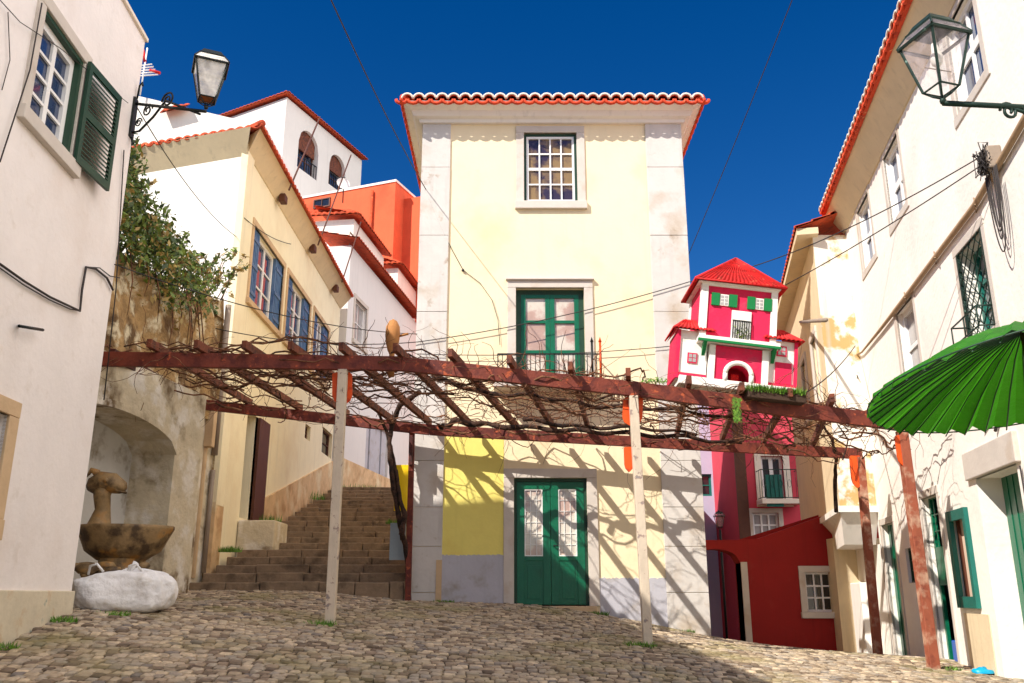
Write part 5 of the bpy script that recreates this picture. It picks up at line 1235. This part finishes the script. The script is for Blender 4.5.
for s_ in (-1,1):
    if s_<0: a,b=-.95,-.5
    else: a,b=.42,.86
    zt_=.76
    w_=MB().box(MH,a,b,-.75,-.06,0,zt_).build('wing_wall',M['white_model'],root)
    mb=MB(); o_=a if s_<0 else b
    mb.box(MH,o_-.025,o_+.025,-.1,-.03,0,zt_); mb.box(MH,o_-.03,o_-.0 if s_<0 else o_+.03,-.75,-.1,0,zt_) if s_<0 else mb.box(MH,o_,o_+.03,-.75,-.1,0,zt_); mb.box(MH,a,b,-.09,-.04,.0,.09)
    if s_>0: mb.box(MH,.55,.8,-.08,-.035,.09,.42)
    mb.build('wing_trim',M['pink_model'],w_)
    cu=(a+b)/2; cz=.33 if s_<0 else .6
    mb=MB(); mb.box(MH,cu-.075,cu+.075,-.07,-.04,cz-.08,cz+.08); f=mb.build('wing_window',M['pink_model'],w_)
    mb=MB(); mb.box(MH,cu-.055,cu-.006,-.05,-.035,cz-.06,cz-.006); mb.box(MH,cu+.006,cu+.055,-.05,-.035,cz-.06,cz-.006); mb.box(MH,cu-.055,cu-.006,-.05,-.035,cz+.006,cz+.06); mb.box(MH,cu+.006,cu+.055,-.05,-.035,cz+.006,cz+.06); mb.build('pane',M['glass_grey'],f)
    mb=MB(); tiled(mb,MH(a-.1,.06,zt_),MH(b+.1,.06,zt_),MH(a+.12,-.35,1.02),MH(b-.12,-.35,1.02),.06,.3,.018,.004)
    if s_<0: tiled(mb,MH(a-.1,-.8,zt_-.0),MH(a-.1,.06,zt_-.0),MH(a+.12,-.5,1.02),MH(a+.12,-.35,1.02),.06,.3,.018,.004)
    else: tiled(mb,MH(b+.1,.06,zt_),MH(b+.1,-.8,zt_),MH(b-.12,-.35,1.02),MH(b-.12,-.5,1.02),.06,.3,.018,.004)
    mb.build('wing_roof',M['red_model'],w_)
# planter with grass beside the model house
p0=atY(745,396,11.9); p1=atY(803,401,11.9)
r_=empty('grass_planter',((p0.x+p1.x)/2,11.9,p0.z-.15),'dark trough of grass on the pergola beam at the foot of the pink model house','planter')
mb=MB(); mb.beam(p0+Vector((0,0,.02)),p1+Vector((0,0,.0)),.28,.12); mb.build('trough',M['soil'],r_,.01)
mb=MB()
for _ in range(1600):
    t=rnd(); b=p0.lerp(p1,t)+Vector((0,U(-.17,.13),.03+U(0,.06))); tp=b+Vector((U(-.05,.05),U(-.09,.03),U(.03,.1))); s_=Vector((U(-1,1),U(-1,1),0)).normalized()*.009; mb.add([b-s_,b+s_,tp],[(0,1,2)])
b0=atY(736,398,11.8)
for _ in range(240): b=b0+Vector((U(-.05,.05),U(-.03,.03),-U(0,.32))); mb.add([b,b+Vector((U(-.03,.03),0,U(-.03,.03))),b+Vector((U(-.03,.03),0,-.04))],[(0,1,2)])
mb.build('grass',M['grass'],r_)
mb=MB(); b0=atY(655,381,12.0); leaves(mb,b0,(.22,.1,.05),160,.02); mb.top('small_moss_tuft',M['grass'],'small moss tuft on the pergola beam left of the model house','plant')
# ------------------------------------------------------------------ parasol
sc_=.75; pc=Vector((4.954,8.018,1.94))*sc_; Rr=1.537*sc_; ta,tb=.0836,-.1355
nrm=Vector((-ta,-tb,1)).normalized()
def rim(t,r): u=math.cos(t)*r; w_=math.sin(t)*r; return pc+Vector((u,w_,ta*u+tb*w_))
apx=pc+nrm*.42
root=empty('parasol',(pc.x,pc.y,gz(pc.x,pc.y)),'bright green pleated parasol reaching in from the right edge','parasol')
NP=44; vs=[apx]; fs=[]
for j in range(1,7):
    for k_ in range(NP*2):
        t=2*math.pi*k_/(NP*2); f=j/6; P_=apx.lerp(rim(t,Rr*(1+(.002 if k_%2 else -.002)+.012*math.sin(k_*1.7)*math.sin(k_*.37))),f)-nrm*(.012*math.sin(k_*2.3+1)*f); P_=P_+nrm*(.05*math.sin(math.pi*f)+(.022*f if k_%2 else -.022*f)); vs.append(P_)
for k_ in range(NP*2): fs.append((0,1+k_,1+(k_+1)%(NP*2)))
for j in range(5):
    for k_ in range(NP*2): k2=(k_+1)%(NP*2); fs.append((1+j*NP*2+k_,1+(j+1)*NP*2+k_,1+(j+1)*NP*2+k2,1+j*NP*2+k2))
def para_mat():
    m=M['para']; t=m.node_tree; p=t.nodes['Principled BSDF']; o_=t.nodes['Material Output']
    tr=t.nodes.new('ShaderNodeBsdfTranslucent'); tr.inputs[0].default_value=lin((84,190,24))+(1,); mx_=t.nodes.new('ShaderNodeMixShader'); mx_.inputs[0].default_value=.3
    t.links.new(p.outputs[0],mx_.inputs[1]); t.links.new(tr.outputs[0],mx_.inputs[2]); t.links.new(mx_.outputs[0],o_.inputs[0])
para_mat()
MB().add(vs,fs).build('canopy',M['para'],root)
mb=MB()
for k_ in range(NP):
    t=2*math.pi*(k_*2)/(NP*2); mb.tube([apx-nrm*.02]+[apx.lerp(rim(t,Rr*.995),f)+nrm*(.05*math.sin(math.pi*f)-.022*f-.012) for f in (.33,.66,1)],.006,4)
mb.build('rib',M['dark_green'],root)
mb=MB(); mb.tube([rim(2*math.pi*k_/60,Rr) for k_ in range(61)],.006,5); mb.build('rim_binding',M['dark_green'],root)
mb=MB(); mb.tube([(pc.x,pc.y,gz(pc.x,pc.y)),apx],.025,8); mb.build('pole',M['brown_paint'],root)
MB().lathe(Vector((pc.x,pc.y,gz(pc.x,pc.y))),[(.28,0),(.28,.06),(.1,.1),(.05,.25)],16).build('base',M['surround'],root)
# ------------------------------------------------------------------ small things
p=atY(401,486,15.6); MB().wbox(atY(395,480,15.9).x,atY(408,480,15.9).x,15.88,15.9,atY(400,511,15.9).z,atY(400,465,15.9).z).top('yellow_notice_board',M['yellow_sign'],'plain yellow board hung behind the left rear pergola post','sign',bevel=.004)
MB().wbox(atY(390,540,16.2).x,atY(405,540,16.2).x,16.18,16.26,atY(400,560,16.2).z,atY(400,523,16.2).z).top('pale_panel',M['grey_board'],'pale grey blue panel behind the vine trunk beside the stairs','panel')
# dark basket-like roots hanging
u,zv=HR(945,640); b_=FW((d2[0]+d2[1])/2,-.25,0)
zg=gz(b_.x,b_.y)
mb=MB(); mb.box(FW,d2[0]+.15,d2[1]-.12,-.42,-.12,zg-.0,zg+.32); cr=mb.top('blue_crate',M['blue_plastic'],'blue plastic crate standing in the open green doorway','crate',bevel=.02)
mb=MB(); c_=atY(982,662,12.0); c_=Vector((c_.x-.05,11.9,0)); c_.z=gz(c_.x,c_.y)+.02; random.seed(8)
vs=[];K=10
for j in range(5):
    for q in range(K):
        t=2*math.pi*q/K; ph=math.pi*.5*j/4; vs.append(c_+Vector((math.cos(t)*.14*math.cos(ph)*U(.8,1.25),math.sin(t)*.08*math.cos(ph)*U(.8,1.2),.07*math.sin(ph)*U(.7,1.3))))
mb.add(vs,[(j*K+q,j*K+(q+1)%K,(j+1)*K+(q+1)%K,(j+1)*K+q) for j in range(4) for q in range(K)],True); mb.top('crumpled_bag',M['cyan_plastic'],'crumpled turquoise plastic bag on the cobbles at the foot of the right wall','bag')
# overhead wires: real spans between walls
def wire(a,b,sag,r,label,m='cable',k=26):
    mb=MB(); mb.tube(wavy(a,b,sag,k),r,4); return mb.top('overhead_wire',M[m],label,'wire','overhead wires')
jb=FW(HR(990,160,.1)[0],.12,HR(985,158,.1)[1])
y1=FY(H(688,284)[0],.05,H(688,284)[1]); y2=FY(H(430,348)[0],.05,H(430,348)[1])
wire(jb,FY(XR,.06,H(690,283)[1]),.25,.009,'upper wire from the cable junction box to the yellow house corner')
wire(jb+Vector((0,0,-.1)),FY(XR,.06,H(700,330)[1]),.15,.009,'lower wire from the cable junction box to the yellow house corner')
wire(FY(XR,.07,H(690,283)[1]),FY(XL,.07,H(425,343)[1]),.12,.009,'wire sagging across the front of the yellow house over its green balcony window')
wire(FY(XL,.07,H(425,343)[1]),Vector((-5.6,15.9,atY(200,330,16).z)),.15,.009,'wire from the yellow house to the fountain wall above the pergola')
wire(FY(XL,.1,H(425,338)[1]+.05),FL(-.1,.03,FL.hit(120,272)[1]),.2,.008,'wire from the yellow house to the corner of the white building at left')
wire(FY(XR,.08,H(700,345)[1]),FY(XL,.08,H(425,355)[1]),.1,.008,'lower wire across the yellow house front just above the balcony rail')
mb=MB(); pts=[onf(FY,*q,.03) for q in ((425,190),(440,225),(452,250),(463,270),(480,283),(492,300),(498,320),(500,345))]; mb.tube(pts,.006,4); mb.lathe(pts[3]-Vector((0,0,.03)),[(.02,0),(.03,.02),(.02,.05)],6); mb.top('house_wire',M['cable'],'thin loose wire drooping down the left of the yellow house facade','wire')
wire(FY(FY.hit(426,190)[0],.03,FY.hit(426,190)[1]),atY(322,-20,9.0),.1,.010,'dark wire crossing the sky from upper left to the left corner of the yellow house')
wire(Vector((XR+.02,17.2,atY(682,275,17.2).z)),atY(800,-20,11.0),.05,.008,'faint wire crossing the sky right of the yellow house')
wire(FG(.05,.03,atY(240,236,17.3).z),FL(-.05,.03,FL.hit(130,100)[1]),.2,.009,'wire from the cream house corner to the lantern bracket')
wire(FC_(.05,.06,FC_.hit(256,238)[1]),FC_(3.9,.06,FC_.hit(300,262)[1]),.1,.009,'wire running along the cream house wall above its blue windows')
wire(FW(17.3,.1,HR(851,358)[1]),atY(800,396,13.2),.1,.012,'dark cable from the right house corner down to the pergola')
MB().tube([onf(FCL,800,322,.0),onf(FCL,826,320,.9)],.03,6).top('iron_arm',M['pipe'],'short grey iron arm sticking out of the peeling house wall','bracket')
